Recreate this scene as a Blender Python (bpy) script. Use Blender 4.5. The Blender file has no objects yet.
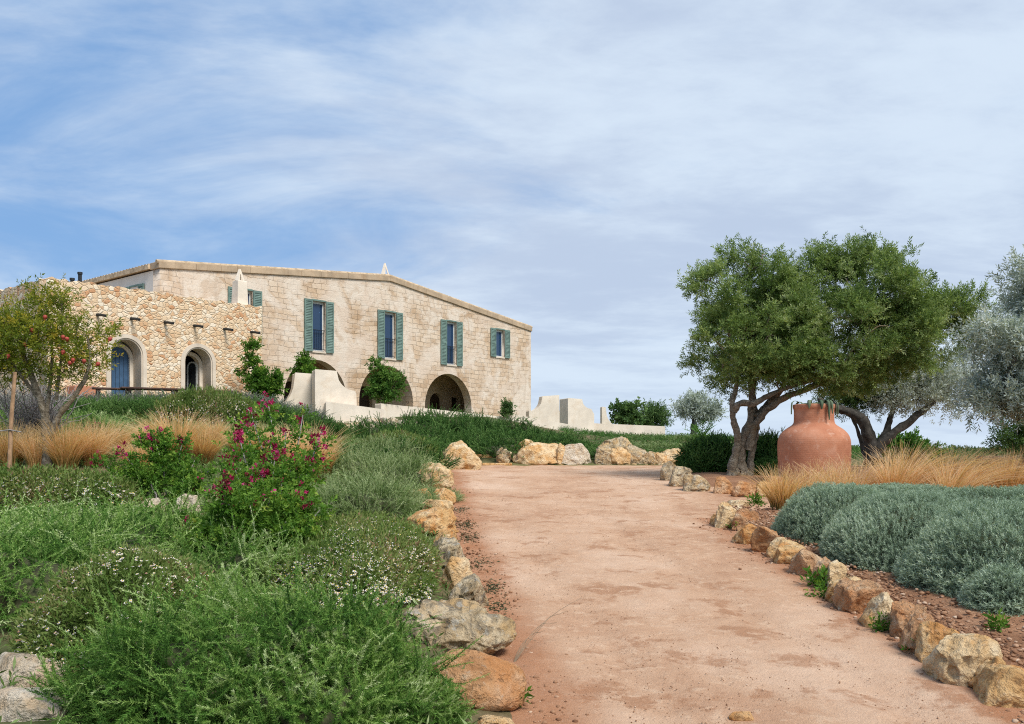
import bpy, bmesh, math, random
import numpy as np
from mathutils import Vector, Matrix
rad = math.radians
C = bpy.context.scene.collection
sc = bpy.context.scene

# ------------------------------------------------------------------ camera
FPX, HOR, EYE = 900.0, 447.0, 1.75
cam_d = bpy.data.cameras.new('camera'); cam = bpy.data.objects.new('camera', cam_d); C.objects.link(cam)
cam.location = (0, 0, EYE); cam.rotation_euler = (rad(90), 0, 0)
cam_d.sensor_width = 36.0; cam_d.lens = FPX / 1024 * 36; cam_d.shift_y = (HOR - 362) / 1024
cam_d.clip_start = 0.05; cam_d.clip_end = 6000
sc.camera = cam
# ------------------------------------------------------------------ sun + sky
SUN_EL, SUN_AZ = 52.0, 142.0           # azimuth clockwise from +Y (the view direction): behind, to the right
sd = Vector((math.sin(rad(SUN_AZ)) * math.cos(rad(SUN_EL)), math.cos(rad(SUN_AZ)) * math.cos(rad(SUN_EL)), math.sin(rad(SUN_EL))))
sun_l = bpy.data.lights.new('sun', 'SUN'); sun_l.energy = 2.0; sun_l.angle = rad(22); sun_l.color = (1.0, 0.955, 0.89)
sun = bpy.data.objects.new('sun', sun_l); C.objects.link(sun); sun.rotation_euler = sd.to_track_quat('Z', 'Y').to_euler()
W = bpy.data.worlds.new('World'); sc.world = W; W.use_nodes = True
def world():
    nt = W.node_tree; nt.nodes.clear(); N = nt.nodes.new; L = nt.links.new
    out = N('ShaderNodeOutputWorld'); bg = N('ShaderNodeBackground'); L(bg.outputs[0], out.inputs[0]); bg.inputs[1].default_value = 0.104
    sky = N('ShaderNodeTexSky'); sky.sky_type = 'NISHITA'; sky.sun_disc = False
    sky.sun_elevation = rad(SUN_EL); sky.sun_rotation = rad(SUN_AZ); sky.air_density = 1.0; sky.dust_density = 0.6; sky.ozone_density = 2.0
    tc = N('ShaderNodeTexCoord'); sep = N('ShaderNodeSeparateXYZ'); L(tc.outputs['Generated'], sep.inputs[0])
    def M(op, a, b=None, c=None, clamp=False):
        n = N('ShaderNodeMath'); n.operation = op; n.use_clamp = clamp
        for i, v in enumerate((a, b, c)):
            if v is None: continue
            if isinstance(v, (int, float)): n.inputs[i].default_value = v
            else: L(v, n.inputs[i])
        return n.outputs[0]
    def mix(f, a, b):
        n = N('ShaderNodeMix'); n.data_type = 'RGBA'
        for s, v in ((n.inputs[0], f), (n.inputs[6], a), (n.inputs[7], b)):
            if isinstance(v, (int, float)): s.default_value = v
            elif isinstance(v, tuple): s.default_value = (*v, 1)
            else: L(v, s)
        return n.outputs[2]
    x, y, z = sep.outputs
    den = M('ADD', M('MAXIMUM', z, 0.0), 0.16)
    px, py = M('DIVIDE', x, den), M('DIVIDE', y, den)
    cmb = N('ShaderNodeCombineXYZ'); L(px, cmb.inputs[0]); L(py, cmb.inputs[1])
    def noise(scale, detail, rough, dist, off, sx=1, sy=1, rot=0):
        mp = N('ShaderNodeMapping'); L(cmb.outputs[0], mp.inputs[0])
        mp.inputs['Location'].default_value = (*off, 0); mp.inputs['Scale'].default_value = (sx, sy, 1); mp.inputs['Rotation'].default_value = (0, 0, rad(rot))
        n = N('ShaderNodeTexNoise'); L(mp.outputs[0], n.inputs[0]); n.inputs['Scale'].default_value = scale
        n.inputs['Detail'].default_value = detail; n.inputs['Roughness'].default_value = rough; n.inputs['Distortion'].default_value = dist
        return n.outputs[0]
    def ramp(v, lo, hi):
        n = N('ShaderNodeMapRange'); n.interpolation_type = 'SMOOTHSTEP'; L(v, n.inputs[0]); n.inputs[1].default_value = lo; n.inputs[2].default_value = hi
        return n.outputs[0]
    # thin veil: broad cover, thinner to the left of the view; wisps on top
    big = noise(0.7, 6, 0.6, 0.4, (2.3, 0.4), 1, 1.2, 20)
    wisp = noise(1.15, 9, 0.60, 0.7, (5.1, 1.7), 0.75, 1.3, -24)
    left = ramp(M('ADD', x, M('MULTIPLY', big, 0.25)), -0.34, 0.24)
    low = M('SUBTRACT', 1.0, ramp(z, 0.02, 0.30))
    cov = M('ADD', M('ADD', M('MULTIPLY', left, 0.62), M('MULTIPLY', big, 0.55)), M('ADD', M('MULTIPLY', low, 0.26), 0.12))
    f1 = ramp(M('ADD', cov, M('MULTIPLY', M('SUBTRACT', wisp, 0.5), 1.9)), 0.17, 0.97)
    tone = M('ADD', M('MULTIPLY', noise(1.0, 8, 0.6, 0.3, (9.0, 3.3), 0.8, 1.2, 12), 0.7), M('MULTIPLY', noise(4.2, 7, 0.62, 0.2, (1.0, 6.3), 0.8, 1.3, -20), 0.3))
    ccol = mix(ramp(tone, 0.38, 0.60), (2.6, 3.08, 3.88), (3.45, 3.98, 4.6))
    hzn = M('SUBTRACT', 1.0, ramp(z, 0.0, 0.16))
    ccol = mix(M('MULTIPLY', hzn, 0.45), ccol, (3.5, 4.1, 4.75))
    blue = mix(0.85, sky.outputs[0], (0.92, 1.80, 3.30))
    # a brighter blue-white near the horizon of the open part
    col = mix(M('MULTIPLY', f1, 0.93), blue, ccol)
    L(col, bg.inputs[0])
world()
sc.view_settings.view_transform = 'Standard'; sc.view_settings.look = 'None'; sc.view_settings.gamma = 1
sc.view_settings.use_curve_mapping = False; sc.view_settings.exposure = 1.0
sc.cycles.max_bounces = 8; sc.cycles.transparent_max_bounces = 4
sc.render.film_transparent = False; sc.cycles.filter_width = 1.1; sc.cycles.use_denoising = False

# ------------------------------------------------------------------ small tools
def ss(a, b, x):
    t = np.clip((np.asarray(x, float) - a) / (b - a), 0, 1); return t * t * (3 - 2 * t)
def hash3(i, j, k, s):
    n = (i * 374761393 + j * 668265263 + k * 2147483647 + s * 974711) & 0xffffffff
    n = ((n ^ (n >> 13)) * 1274126177) & 0xffffffff
    n = ((n ^ (n >> 16)) * 2246822519) & 0xffffffff
    return ((n ^ (n >> 15)) & 0xffffff) / float(0xffffff)
def vnoise(p, seed=0):
    p = np.asarray(p, float); i = np.floor(p).astype(np.int64); f = p - i; f = f * f * (3 - 2 * f); r = 0
    for dx in (0, 1):
        for dy in (0, 1):
            for dz in (0, 1):
                w = (f[..., 0] if dx else 1 - f[..., 0]) * (f[..., 1] if dy else 1 - f[..., 1]) * (f[..., 2] if dz else 1 - f[..., 2])
                r = r + w * hash3(i[..., 0] + dx, i[..., 1] + dy, i[..., 2] + dz, seed)
    return r
def fbm(p, o=4, seed=0):
    r, a = 0, 0.5
    for k in range(o):
        r = r + a * (vnoise(p, seed + k) - 0.5); p = np.asarray(p) * 2.03 + 7.1; a *= 0.5
    return r

def tag(o, label=None, cat=None, group=None, kind=None):
    if label: o['label'] = label
    if cat: o['category'] = cat
    if group: o['group'] = group
    if kind: o['kind'] = kind
    return o
def empty(name, loc, rz=0, label=None, cat=None, group=None):
    o = bpy.data.objects.new(name, None); C.objects.link(o); o.location = loc; o.rotation_euler = (0, 0, rz); o.empty_display_size = 0.1
    return tag(o, label, cat, group)
def copy_tree(o, parent=None):
    c = o.copy(); C.objects.link(c); c.parent = parent
    for ch in list(o.children): copy_tree(ch, c)
    return c

class MB:
    """collects polygons (numpy) and links them as one mesh object"""
    def __init__(s): s.V = []; s.F = {3: [], 4: []}; s.T = []; s.n = 0; s.M = {3: [], 4: []}
    def add(s, V, F, tint=0.5, mi=0):
        V = np.asarray(V, float).reshape(-1, 3); F = np.asarray(F, np.int64); k = F.shape[1]
        s.V.append(V); s.F[k].append(F + s.n); s.M[k].append(np.full(len(F), mi))
        s.T.append(np.broadcast_to(np.asarray(tint, float).reshape(-1) if np.ndim(tint) else float(tint), (len(V),)).copy()); s.n += len(V)
    def inst(s, tmpl, R, P, tint, mi=0):
        """tmpl=(verts, faces, tint per vert)"""
        tv, tf, tt = tmpl; N = len(P)
        V = np.einsum('nij,vj->nvi', R, tv) + P[:, None, :]
        F = (tf[None] + (np.arange(N) * len(tv))[:, None, None]).reshape(-1, tf.shape[1])
        T = (tt[None] + np.asarray(tint)[:, None]).reshape(-1)
        s.add(V.reshape(-1, 3), F, T, mi)
    def box(s, x0, x1, y0, y1, z0, z1, tint=0.5, mi=0):
        V = [(x, y, z) for z in (z0, z1) for y in (y0, y1) for x in (x0, x1)]
        s.add(V, [(0, 2, 3, 1), (4, 5, 7, 6), (0, 1, 5, 4), (2, 6, 7, 3), (0, 4, 6, 2), (1, 3, 7, 5)], tint, mi)
    def tube(s, pts, radii, sides=8, tint=0.5, mi=0, gnarl=0.0, seed=0, cap=True):
        P = np.asarray(pts, float); n = len(P); radii = np.broadcast_to(np.asarray(radii, float), (n,))
        t = np.gradient(P, axis=0); t /= np.linalg.norm(t, axis=1)[:, None] + 1e-9
        ref = np.array([0, 0, 1.0]) if abs(t[0, 2]) < 0.9 else np.array([1.0, 0, 0])
        u = np.cross(t[0], ref); u /= np.linalg.norm(u); rings = []
        a = np.arange(sides) / sides * 2 * np.pi
        for i in range(n):
            u = u - t[i] * np.dot(u, t[i]); u /= np.linalg.norm(u) + 1e-9; v = np.cross(t[i], u)
            r = radii[i]
            if gnarl:
                q = np.stack([np.cos(a) * 1.3, np.sin(a) * 1.3, np.full(sides, i * 0.35)], 1) + seed * 3.7
                r = r * (1 + gnarl * 2 * (vnoise(q * 1.5, seed) - 0.5))[:, None]
            rings.append(P[i] + r * (np.cos(a)[:, None] * u + np.sin(a)[:, None] * v))
        V = np.concatenate(rings); F = []
        for i in range(n - 1):
            for k in range(sides):
                F.append((i * sides + k, i * sides + (k + 1) % sides, (i + 1) * sides + (k + 1) % sides, (i + 1) * sides + k))
        s.add(V, F, tint, mi)
        if cap:
            for ring, rev in ((V[:sides], True), (V[-sides:], False)):
                c = ring.mean(0); W_ = np.vstack([ring, c]); f = [((k + 1) % sides, k, sides) if rev else (k, (k + 1) % sides, sides) for k in range(sides)]
                s.add(W_, f, tint, mi)
    def lathe(s, prof, seg=48, tint=0.5, mi=0):
        a = np.arange(seg) / seg * 2 * np.pi
        V = np.concatenate([np.stack([r * np.cos(a), r * np.sin(a), np.full(seg, z)], 1) for r, z in prof]); F = []
        for i in range(len(prof) - 1):
            for k in range(seg): F.append((i * seg + k, i * seg + (k + 1) % seg, (i + 1) * seg + (k + 1) % seg, (i + 1) * seg + k))
        s.add(V, F, tint, mi)
    def mesh(s, name, mats, smooth=False):
        V = np.concatenate(s.V).astype(np.float32); me = bpy.data.meshes.new(name)
        F3 = np.concatenate(s.F[3]) if s.F[3] else np.zeros((0, 3), int); F4 = np.concatenate(s.F[4]) if s.F[4] else np.zeros((0, 4), int)
        loops = np.concatenate([F3.ravel(), F4.ravel()]).astype(np.int32); tot = np.concatenate([np.full(len(F3), 3), np.full(len(F4), 4)])
        st = np.concatenate([[0], np.cumsum(tot)[:-1]]).astype(np.int32)
        me.vertices.add(len(V)); me.vertices.foreach_set('co', V.ravel()); me.loops.add(len(loops)); me.loops.foreach_set('vertex_index', loops)
        me.polygons.add(len(tot)); me.polygons.foreach_set('loop_start', st)
        mi = np.concatenate([np.concatenate(s.M[3]) if s.M[3] else np.zeros(0), np.concatenate(s.M[4]) if s.M[4] else np.zeros(0)]).astype(np.int32)
        me.polygons.foreach_set('material_index', mi); me.polygons.foreach_set('use_smooth', np.full(len(tot), smooth))
        at = me.attributes.new('tint', 'FLOAT', 'POINT'); at.data.foreach_set('value', np.concatenate(s.T).astype(np.float32))
        for m in (mats if isinstance(mats, (list, tuple)) else [mats]): me.materials.append(m)
        me.update(calc_edges=True); me.validate(); return me
    def build(s, name, mats, parent=None, smooth=False, loc=None):
        o = bpy.data.objects.new(name, s.mesh(name, mats, smooth)); C.objects.link(o)
        if parent: o.parent = parent
        if loc is not None: o.location = loc
        return o
def frames(D, rng, scale=1.0):
    """rotation matrices whose z column follows D, random roll, scaled"""
    D = D / (np.linalg.norm(D, axis=1)[:, None] + 1e-9); r = rng.normal(size=D.shape)
    X = r - D * (r * D).sum(1)[:, None]; X /= np.linalg.norm(X, axis=1)[:, None] + 1e-9; Y = np.cross(D, X)
    R = np.stack([X, Y, D], 2); return R * np.broadcast_to(np.asarray(scale, float), (len(D),))[:, None, None]
def P(u, v, Z): return np.array([(u - 512) / FPX * Z, Z, EYE - (v - HOR) / FPX * Z])
def bevel(o, w=0.02, seg=2):
    m = o.modifiers.new('bevel', 'BEVEL'); m.width = w; m.segments = seg; m.limit_method = 'ANGLE'; return o

# ------------------------------------------------------------------ materials
def newmat(name):
    m = bpy.data.materials.new(name); m.use_nodes = True; nt = m.node_tree; nt.nodes.clear(); return m, nt, nt.nodes.new, nt.links.new
class G_:
    """tiny node-graph helper"""
    def __init__(s, name):
        s.m, s.nt, s.N, s.L = newmat(name); s.out = s.N('ShaderNodeOutputMaterial'); s.b = s.N('ShaderNodeBsdfPrincipled'); s.L(s.b.outputs[0], s.out.inputs[0])
        s.tc = s.N('ShaderNodeTexCoord'); s.vec = s.tc.outputs['Object']
    def put(s, sock, v):
        if isinstance(v, (int, float)): sock.default_value = v
        elif isinstance(v, tuple): sock.default_value = (*v, 1) if len(v) == 3 and sock.type == 'RGBA' else v
        else: s.L(v, sock)
    def M(s, op, a, b=0.0, clamp=False):
        n = s.N('ShaderNodeMath'); n.operation = op; n.use_clamp = clamp; s.put(n.inputs[0], a); s.put(n.inputs[1], b); return n.outputs[0]
    def mix(s, f, a, b, mode='MIX'):
        n = s.N('ShaderNodeMix'); n.data_type = 'RGBA'; n.blend_type = mode; s.put(n.inputs[0], f); s.put(n.inputs[6], a); s.put(n.inputs[7], b); return n.outputs[2]
    def ramp(s, v, lo, hi, smooth=True):
        n = s.N('ShaderNodeMapRange'); n.interpolation_type = 'SMOOTHSTEP' if smooth else 'LINEAR'; s.L(v, n.inputs[0]); n.inputs[1].default_value = lo; n.inputs[2].default_value = hi; return n.outputs[0]
    def noise(s, scale, detail=5, rough=0.55, dist=0.0, vec=None, off=None, col=False):
        v = vec or s.vec
        if off:
            mp = s.N('ShaderNodeMapping'); s.L(v, mp.inputs[0]); mp.inputs[1].default_value = off; v = mp.outputs[0]
        n = s.N('ShaderNodeTexNoise'); s.L(v, n.inputs[0]); n.inputs['Scale'].default_value = scale; n.inputs['Detail'].default_value = detail
        n.inputs['Roughness'].default_value = rough; n.inputs['Distortion'].default_value = dist; return n.outputs['Color' if col else 'Fac']
    def voro(s, scale, feature='F1', vec=None, rnd=1.0):
        n = s.N('ShaderNodeTexVoronoi'); n.feature = feature; s.L(vec or s.vec, n.inputs['Vector']); n.inputs['Scale'].default_value = scale; n.inputs['Randomness'].default_value = rnd; return n
    def cramp(s, f, stops):
        n = s.N('ShaderNodeValToRGB'); s.L(f, n.inputs[0]); e = n.color_ramp.elements
        while len(e) < len(stops): e.new(0.5)
        for k, (p, c) in zip(e, stops): k.position = p; k.color = (*c, 1)
        return n.outputs[0]
    def bump(s, h, strength=0.4, dist=0.02):
        n = s.N('ShaderNodeBump'); s.L(h, n.inputs['Height']); n.inputs['Strength'].default_value = strength; n.inputs['Distance'].default_value = dist; s.L(n.outputs[0], s.b.inputs['Normal'])
    def attr(s, name='tint'):
        n = s.N('ShaderNodeAttribute'); n.attribute_name = name; return n.outputs['Fac']
    def fin(s, col, rough=0.8, spec=0.3):
        s.put(s.b.inputs['Base Color'], col); s.put(s.b.inputs['Roughness'], rough); s.b.inputs['Specular IOR Level'].default_value = spec; return s.m
def mat_plain(name, c, rough=0.6, var=0.15, scale=8, metal=0.0, spec=0.3, bump=0.15):
    g = G_(name); n = g.noise(scale, 6); g.b.inputs['Metallic'].default_value = metal
    col = g.mix(g.ramp(n, 0.3, 0.7), tuple(x * (1 - var) for x in c), tuple(min(1, x * (1 + var)) for x in c)); g.bump(n, bump, 0.01)
    return g.fin(col, rough, spec)
def mat_leaf(name, stops, transl=0.3, rough=0.6, spec=0.16, var=0.12):
    """foliage: colour picked by the tint stored on each leaf, light shining partly through"""
    g = G_(name); t = g.attr(); n = g.noise(1.6, 3); oi = g.N('ShaderNodeObjectInfo'); f = g.M('ADD', g.M('ADD', t, g.M('MULTIPLY', g.M('SUBTRACT', oi.outputs['Random'], .5), .18)), g.M('MULTIPLY', g.M('SUBTRACT', n, 0.5), var * 3), True)
    col = g.cramp(f, stops); g.fin(col, rough, spec)
    tr = g.N('ShaderNodeBsdfTranslucent'); g.L(g.mix(1.0, col, (1.0, 1.0, 0.55), 'MULTIPLY'), tr.inputs[0]); mx = g.N('ShaderNodeMixShader'); mx.inputs[0].default_value = transl
    g.L(g.b.outputs[0], mx.inputs[1]); g.L(tr.outputs[0], mx.inputs[2]); g.L(mx.outputs[0], g.out.inputs[0]); return g.m
MAT = {}
MAT['rosemary'] = mat_leaf('rosemary', [(0, (.03, .08, .012)), (.4, (.115, .25, .045)), (.7, (.27, .41, .10)), (1, (.54, .63, .33))], .32)
MAT['rosemary_light'] = mat_leaf('rosemary_light', [(0, (.05, .09, .02)), (.45, (.17, .265, .075)), (1, (.50, .57, .31))], .3)
MAT['bank_green'] = mat_leaf('bank_green', [(0, (.022, .06, .012)), (.5, (.06, .15, .030)), (1, (.19, .31, .09))], .3)
MAT['lavender'] = mat_leaf('lavender', [(0, (.08, .10, .065)), (.5, (.18, .21, .15)), (1, (.34, .35, .33))], .3)
MAT['santolina'] = mat_leaf('santolina', [(0, (.10, .15, .095)), (.5, (.29, .385, .275)), (1, (.56, .65, .51))], .3)
MAT['daisy_leaf'] = mat_leaf('daisy_leaf', [(0, (.05, .09, .018)), (.5, (.145, .225, .05)), (.85, (.24, .27, .095)), (1, (.32, .19, .12))], .35)
MAT['petal'] = mat_leaf('petal', [(0, (.62, .30, .36)), (.35, (.80, .70, .70)), (1, (.85, .84, .80))], 0.25)
MAT['pollen'] = mat_plain('pollen', (.65, .48, .08), 0.8)
MAT['straw'] = mat_leaf('straw', [(0, (.18, .18, .05)), (.2, (.46, .30, .10)), (.5, (.78, .46, .20)), (1, (.90, .66, .42))], .45)
MAT['pink_leaf'] = mat_leaf('pink_leaf', [(0, (.03, .085, .010)), (.5, (.085, .20, .025)), (.85, (.20, .34, .05)), (1, (.36, .42, .08))], .4)
MAT['bract'] = mat_leaf('bract', [(0, (.10, .012, .02)), (.35, (.30, .015, .06)), (.6, (.52, .03, .15)), (1, (.62, .10, .28))], .35)
MAT['olive_leaf'] = mat_leaf('olive_leaf', [(0, (.04, .08, .02)), (.45, (.15, .235, .06)), (.8, (.32, .41, .15)), (1, (.48, .55, .29))], .4)
MAT['silver_leaf'] = mat_leaf('silver_leaf', [(0, (.22, .26, .22)), (.5, (.48, .54, .50)), (1, (.70, .75, .72))], .3)
MAT['dark_leaf'] = mat_leaf('dark_leaf', [(0, (.025, .06, .018)), (.5, (.07, .14, .04)), (1, (.16, .25, .085))], .3)
MAT['pom_leaf'] = mat_leaf('pom_leaf', [(0, (.06, .10, .012)), (.5, (.17, .23, .03)), (.8, (.33, .33, .04)), (1, (.50, .38, .05))], .45)
MAT['bright_leaf'] = mat_leaf('bright_leaf', [(0, (.03, .09, .014)), (.5, (.075, .18, .03)), (1, (.20, .33, .07))], 0.35)
MAT['wood_leaf'] = mat_leaf('wood_leaf', [(0, (.04, .075, .025)), (.5, (.085, .14, .045)), (1, (.15, .20, .075))], .3)
MAT['dry_twig'] = mat_plain('dry_twig', (.20, .15, .10), 0.9)
MAT['dark_core'] = mat_plain('dark_core', (.06, .065, .03), 0.95, 0.4, 30)  # dark tone paints the shadow gaps inside bushes; leaf litter shares it
MAT['grey_twig'] = mat_plain('grey_twig', (.24, .22, .21), 0.9, 0.3, 20)
def mat_bark():
    g = G_('bark'); n = g.noise(14, 8, 0.65, 1.2); big = g.noise(2.5, 4)
    col = g.cramp(n, [(.3, (.07, .055, .04)), (.5, (.20, .165, .12)), (.7, (.36, .32, .26))])
    col = g.mix(g.M('MULTIPLY', g.ramp(big, .5, .7), .5), col, (.30, .22, .11)); g.bump(n, 0.9, 0.04); return g.fin(col, 0.9, 0.15)
MAT['bark'] = mat_bark(); MAT['dark_bark'] = mat_plain('dark_bark', (.075, .068, .058), 0.9, 0.45, 12, bump=0.6)
def mat_rock(name, stops, stain, stain_amt, lichen=0.0, pit=0.0):
    g = G_(name); gr = g.N('ShaderNodeNewGeometry'); oi = g.N('ShaderNodeObjectInfo')
    add = g.N('ShaderNodeVectorMath'); g.L(g.tc.outputs['Object'], add.inputs[0]); sc_ = g.N('ShaderNodeVectorMath'); sc_.operation = 'SCALE'
    cx = g.N('ShaderNodeCombineXYZ'); [g.L(oi.outputs['Random'], cx.inputs[i]) for i in range(3)]; g.L(cx.outputs[0], sc_.inputs[0]); sc_.inputs[3].default_value = 37.0
    g.L(sc_.outputs[0], add.inputs[1]); g.vec = add.outputs[0]
    n1 = g.noise(5, 8, 0.62, 0.6); n2 = g.noise(2.2, 4, 0.6, 1.0, off=(4, 1, 7)); n3 = g.noise(26, 6, 0.65)
    col = g.cramp(n1, stops); col = g.mix(g.M('MULTIPLY', g.ramp(n2, .46, .62), stain_amt), col, stain)
    col = g.mix(g.M('MULTIPLY', g.ramp(n3, .55, .72), .45), col, (.62, .55, .44)); col = g.mix(g.M('MULTIPLY', g.ramp(n3, .46, .34), .45), col, (.14, .10, .07))
    if lichen:
        l = g.noise(9, 7, 0.68, 0.8, off=(3, 8, 2)); col = g.mix(g.M('MULTIPLY', g.ramp(l, .50, .60), lichen), col, (.10, .095, .085))
        col = g.mix(g.M('MULTIPLY', g.ramp(g.noise(12, 6, .6, off=(9, 2, 5)), .56, .66), lichen), col, (.55, .54, .48))
    h = g.M('ADD', n1, g.M('MULTIPLY', n3, 0.5)); g.bump(h, 1.0, 0.12); return g.fin(col, 0.92, 0.1)
RK = {
 'tan': mat_rock('tan_limestone', [(.3, (.42, .21, .075)), (.5, (.72, .45, .20)), (.7, (.86, .66, .40))], (.66, .29, .085), .75),
 'cream': mat_rock('cream_limestone', [(.3, (.54, .33, .14)), (.5, (.80, .58, .33)), (.7, (.90, .75, .51))], (.72, .38, .12), .65),
 'orange': mat_rock('orange_limestone', [(.3, (.34, .15, .06)), (.5, (.60, .33, .16)), (.7, (.74, .56, .38))], (.58, .24, .08), .55),
 'red': mat_rock('red_limestone', [(.3, (.34, .16, .07)), (.5, (.57, .33, .175)), (.7, (.74, .55, .36))], (.50, .20, .07), .6),
 'pale': mat_rock('pale_limestone', [(.3, (.50, .38, .25)), (.5, (.72, .61, .46)), (.7, (.84, .76, .64))], (.66, .44, .24), .55),
 'grey': mat_rock('grey_limestone', [(.3, (.27, .19, .10)), (.5, (.58, .45, .28)), (.7, (.76, .64, .45))], (.62, .38, .15), .6, .55),
}
def mat_soil():
    g = G_('soil'); n = g.noise(3, 7, .6); n3 = g.noise(40, 5, .7)
    col = g.cramp(n, [(.3, (.24, .115, .06)), (.55, (.40, .21, .12)), (.75, (.50, .31, .19))]); col = g.mix(g.ramp(n3, .4, .65), col, (.28, .15, .085)); g.bump(n3, .8, .03); return g.fin(col, .95, .1)
MAT['soil'] = mat_soil()
def mat_ground():
    g = G_('ground'); n = g.noise(.7, 7, .6); n3 = g.noise(14, 6, .7); v = g.noise(.06, 4, .6)
    col = g.cramp(n3, [(.3, (.10, .075, .04)), (.55, (.19, .14, .08)), (.75, (.28, .21, .13))]); col = g.mix(g.ramp(n, .38, .62), col, (.07, .095, .035)); col = g.mix(g.M('MULTIPLY', g.ramp(v, .45, .6), .6), col, (.16, .17, .06))
    g.bump(n3, .7, .05); return g.fin(col, .95, .1)
MAT['ground'] = mat_ground()
def mat_road():
    g = G_('road_sand'); mp = g.N('ShaderNodeMapping'); g.L(g.tc.outputs['Object'], mp.inputs[0]); mp.inputs['Scale'].default_value = (.8, .7, 1)
    n = g.noise(.8, 8, .66, .15, vec=mp.outputs[0]); n2 = g.noise(2.4, 9, .68, .1, vec=mp.outputs[0], off=(5, 2, 0)); n3 = g.noise(60, 5, .7); n4 = g.noise(9, 6, .65, off=(1, 9, 3)); e = g.attr()
    col = g.cramp(n, [(.30, (.40, .21, .12)), (.48, (.54, .335, .21)), (.66, (.64, .44, .305))])
    col = g.mix(g.M('MULTIPLY', g.ramp(n2, .53, .62), .7), col, (.36, .175, .09)); col = g.mix(g.M('MULTIPLY', g.ramp(n4, .53, .64), .5), col, (.67, .47, .32))
    red = g.ramp(g.M('ADD', e, g.M('MULTIPLY', g.M('SUBTRACT', n2, .5), .7)), .25, .8); col = g.mix(g.M('MULTIPLY', red, .75), col, (.37, .155, .07))
    col = g.mix(g.M('MULTIPLY', g.ramp(n3, .58, .72), .35), col, (.20, .11, .07)); col = g.mix(g.M('MULTIPLY', g.ramp(n3, .42, .30), .35), col, (.58, .44, .34))
    h = g.M('ADD', g.M('MULTIPLY', n3, .5), n4); n5 = g.noise(170, 3, .7); col = g.mix(g.M('MULTIPLY', g.ramp(n5, .56, .66), .4), col, (.22, .12, .075)); col = g.mix(g.M('MULTIPLY', g.ramp(n5, .42, .34), .4), col, (.72, .56, .44)); h = g.M('ADD', h, g.M('MULTIPLY', n5, .4)); g.bump(h, .9, .02); return g.fin(col, .93, .12)
MAT['road'] = mat_road()
def mat_ashlar():
    g = G_('weathered_ashlar'); sep = g.N('ShaderNodeSeparateXYZ'); g.L(g.tc.outputs['Object'], sep.inputs[0]); cb = g.N('ShaderNodeCombineXYZ'); g.L(sep.outputs[0], cb.inputs[0]); g.L(sep.outputs[2], cb.inputs[1])
    wob = g.noise(1.3, 4, .6, col=True); va = g.N('ShaderNodeVectorMath'); va.operation = 'MULTIPLY_ADD'; g.L(wob, va.inputs[0]); va.inputs[1].default_value = (.42, .26, 0); g.L(cb.outputs[0], va.inputs[2])
    br = g.N('ShaderNodeTexBrick'); g.L(va.outputs[0], br.inputs[0]); br.inputs['Scale'].default_value = 1; br.inputs['Brick Width'].default_value = .50; br.inputs['Row Height'].default_value = .225; br.inputs['Mortar Size'].default_value = .014; br.inputs['Mortar Smooth'].default_value = .6
    br.inputs['Color1'].default_value = (0, 0, 0, 1); br.inputs['Color2'].default_value = (1, 1, 1, 1); br.inputs['Bias'].default_value = 0; br.offset = .43; br.squash = .7; br.squash_frequency = 3
    n1 = g.noise(.55, 6, .62, .9); n2 = g.noise(1.7, 6, .62, .8, off=(3, 1, 6)); n3 = g.noise(16, 6, .65); n4 = g.noise(.9, 5, .6, .7, off=(8, 4, 1))
    stone = g.cramp(g.M('ADD', g.M('MULTIPLY', br.outputs['Color'], .36), g.M('MULTIPLY', n2, .6)), [(.15, (.40, .27, .165)), (.38, (.60, .445, .305)), (.65, (.70, .56, .42)), (.95, (.72, .64, .53))])
    stone = g.mix(g.M('MULTIPLY', g.ramp(n2, .55, .7), .45), stone, (.47, .28, .14))
    pl = g.ramp(n1, .40, .58); plcol = g.mix(g.ramp(n4, .35, .65), (.66, .54, .43), (.74, .66, .56))
    bp = g.noise(.33, 5, .62, .8, off=(2, 5, 8)); stone = g.mix(g.M('MULTIPLY', g.ramp(bp, .48, .62), .6), stone, g.mix(br.outputs['Color'], (.40, .26, .15), (.56, .40, .26))); fac = g.M('MULTIPLY', pl, .92); mort = br.outputs['Fac']
    col = g.mix(g.M('MULTIPLY', mort, g.M('MULTIPLY', g.ramp(n4, .3, .6), .6)), stone, (.58, .48, .37)); col = g.mix(fac, col, plcol)
    col = g.mix(g.M('MULTIPLY', g.ramp(n4, .55, .68), .5), col, (.47, .32, .20)); mps = g.N('ShaderNodeMapping'); g.L(g.tc.outputs['Object'], mps.inputs[0]); mps.inputs['Scale'].default_value = (2.2, 2.2, .22); stk = g.noise(1.6, 6, .65, vec=mps.outputs[0]); col = g.mix(g.M('MULTIPLY', g.ramp(stk, .55, .68), .4), col, (.42, .33, .245)); col = g.mix(g.M('MULTIPLY', g.ramp(n3, .55, .75), .4), col, (.30, .24, .17))
    h = g.M('SUBTRACT', g.M('ADD', g.M('MULTIPLY', n3, .22), g.M('MULTIPLY', n2, .8)), g.M('MULTIPLY', g.M('MULTIPLY', mort, .9), g.M('SUBTRACT', 1.0, fac))); g.bump(h, .8, .06); return g.fin(col, .93, .12)
MAT['ashlar'] = mat_ashlar()
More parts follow.
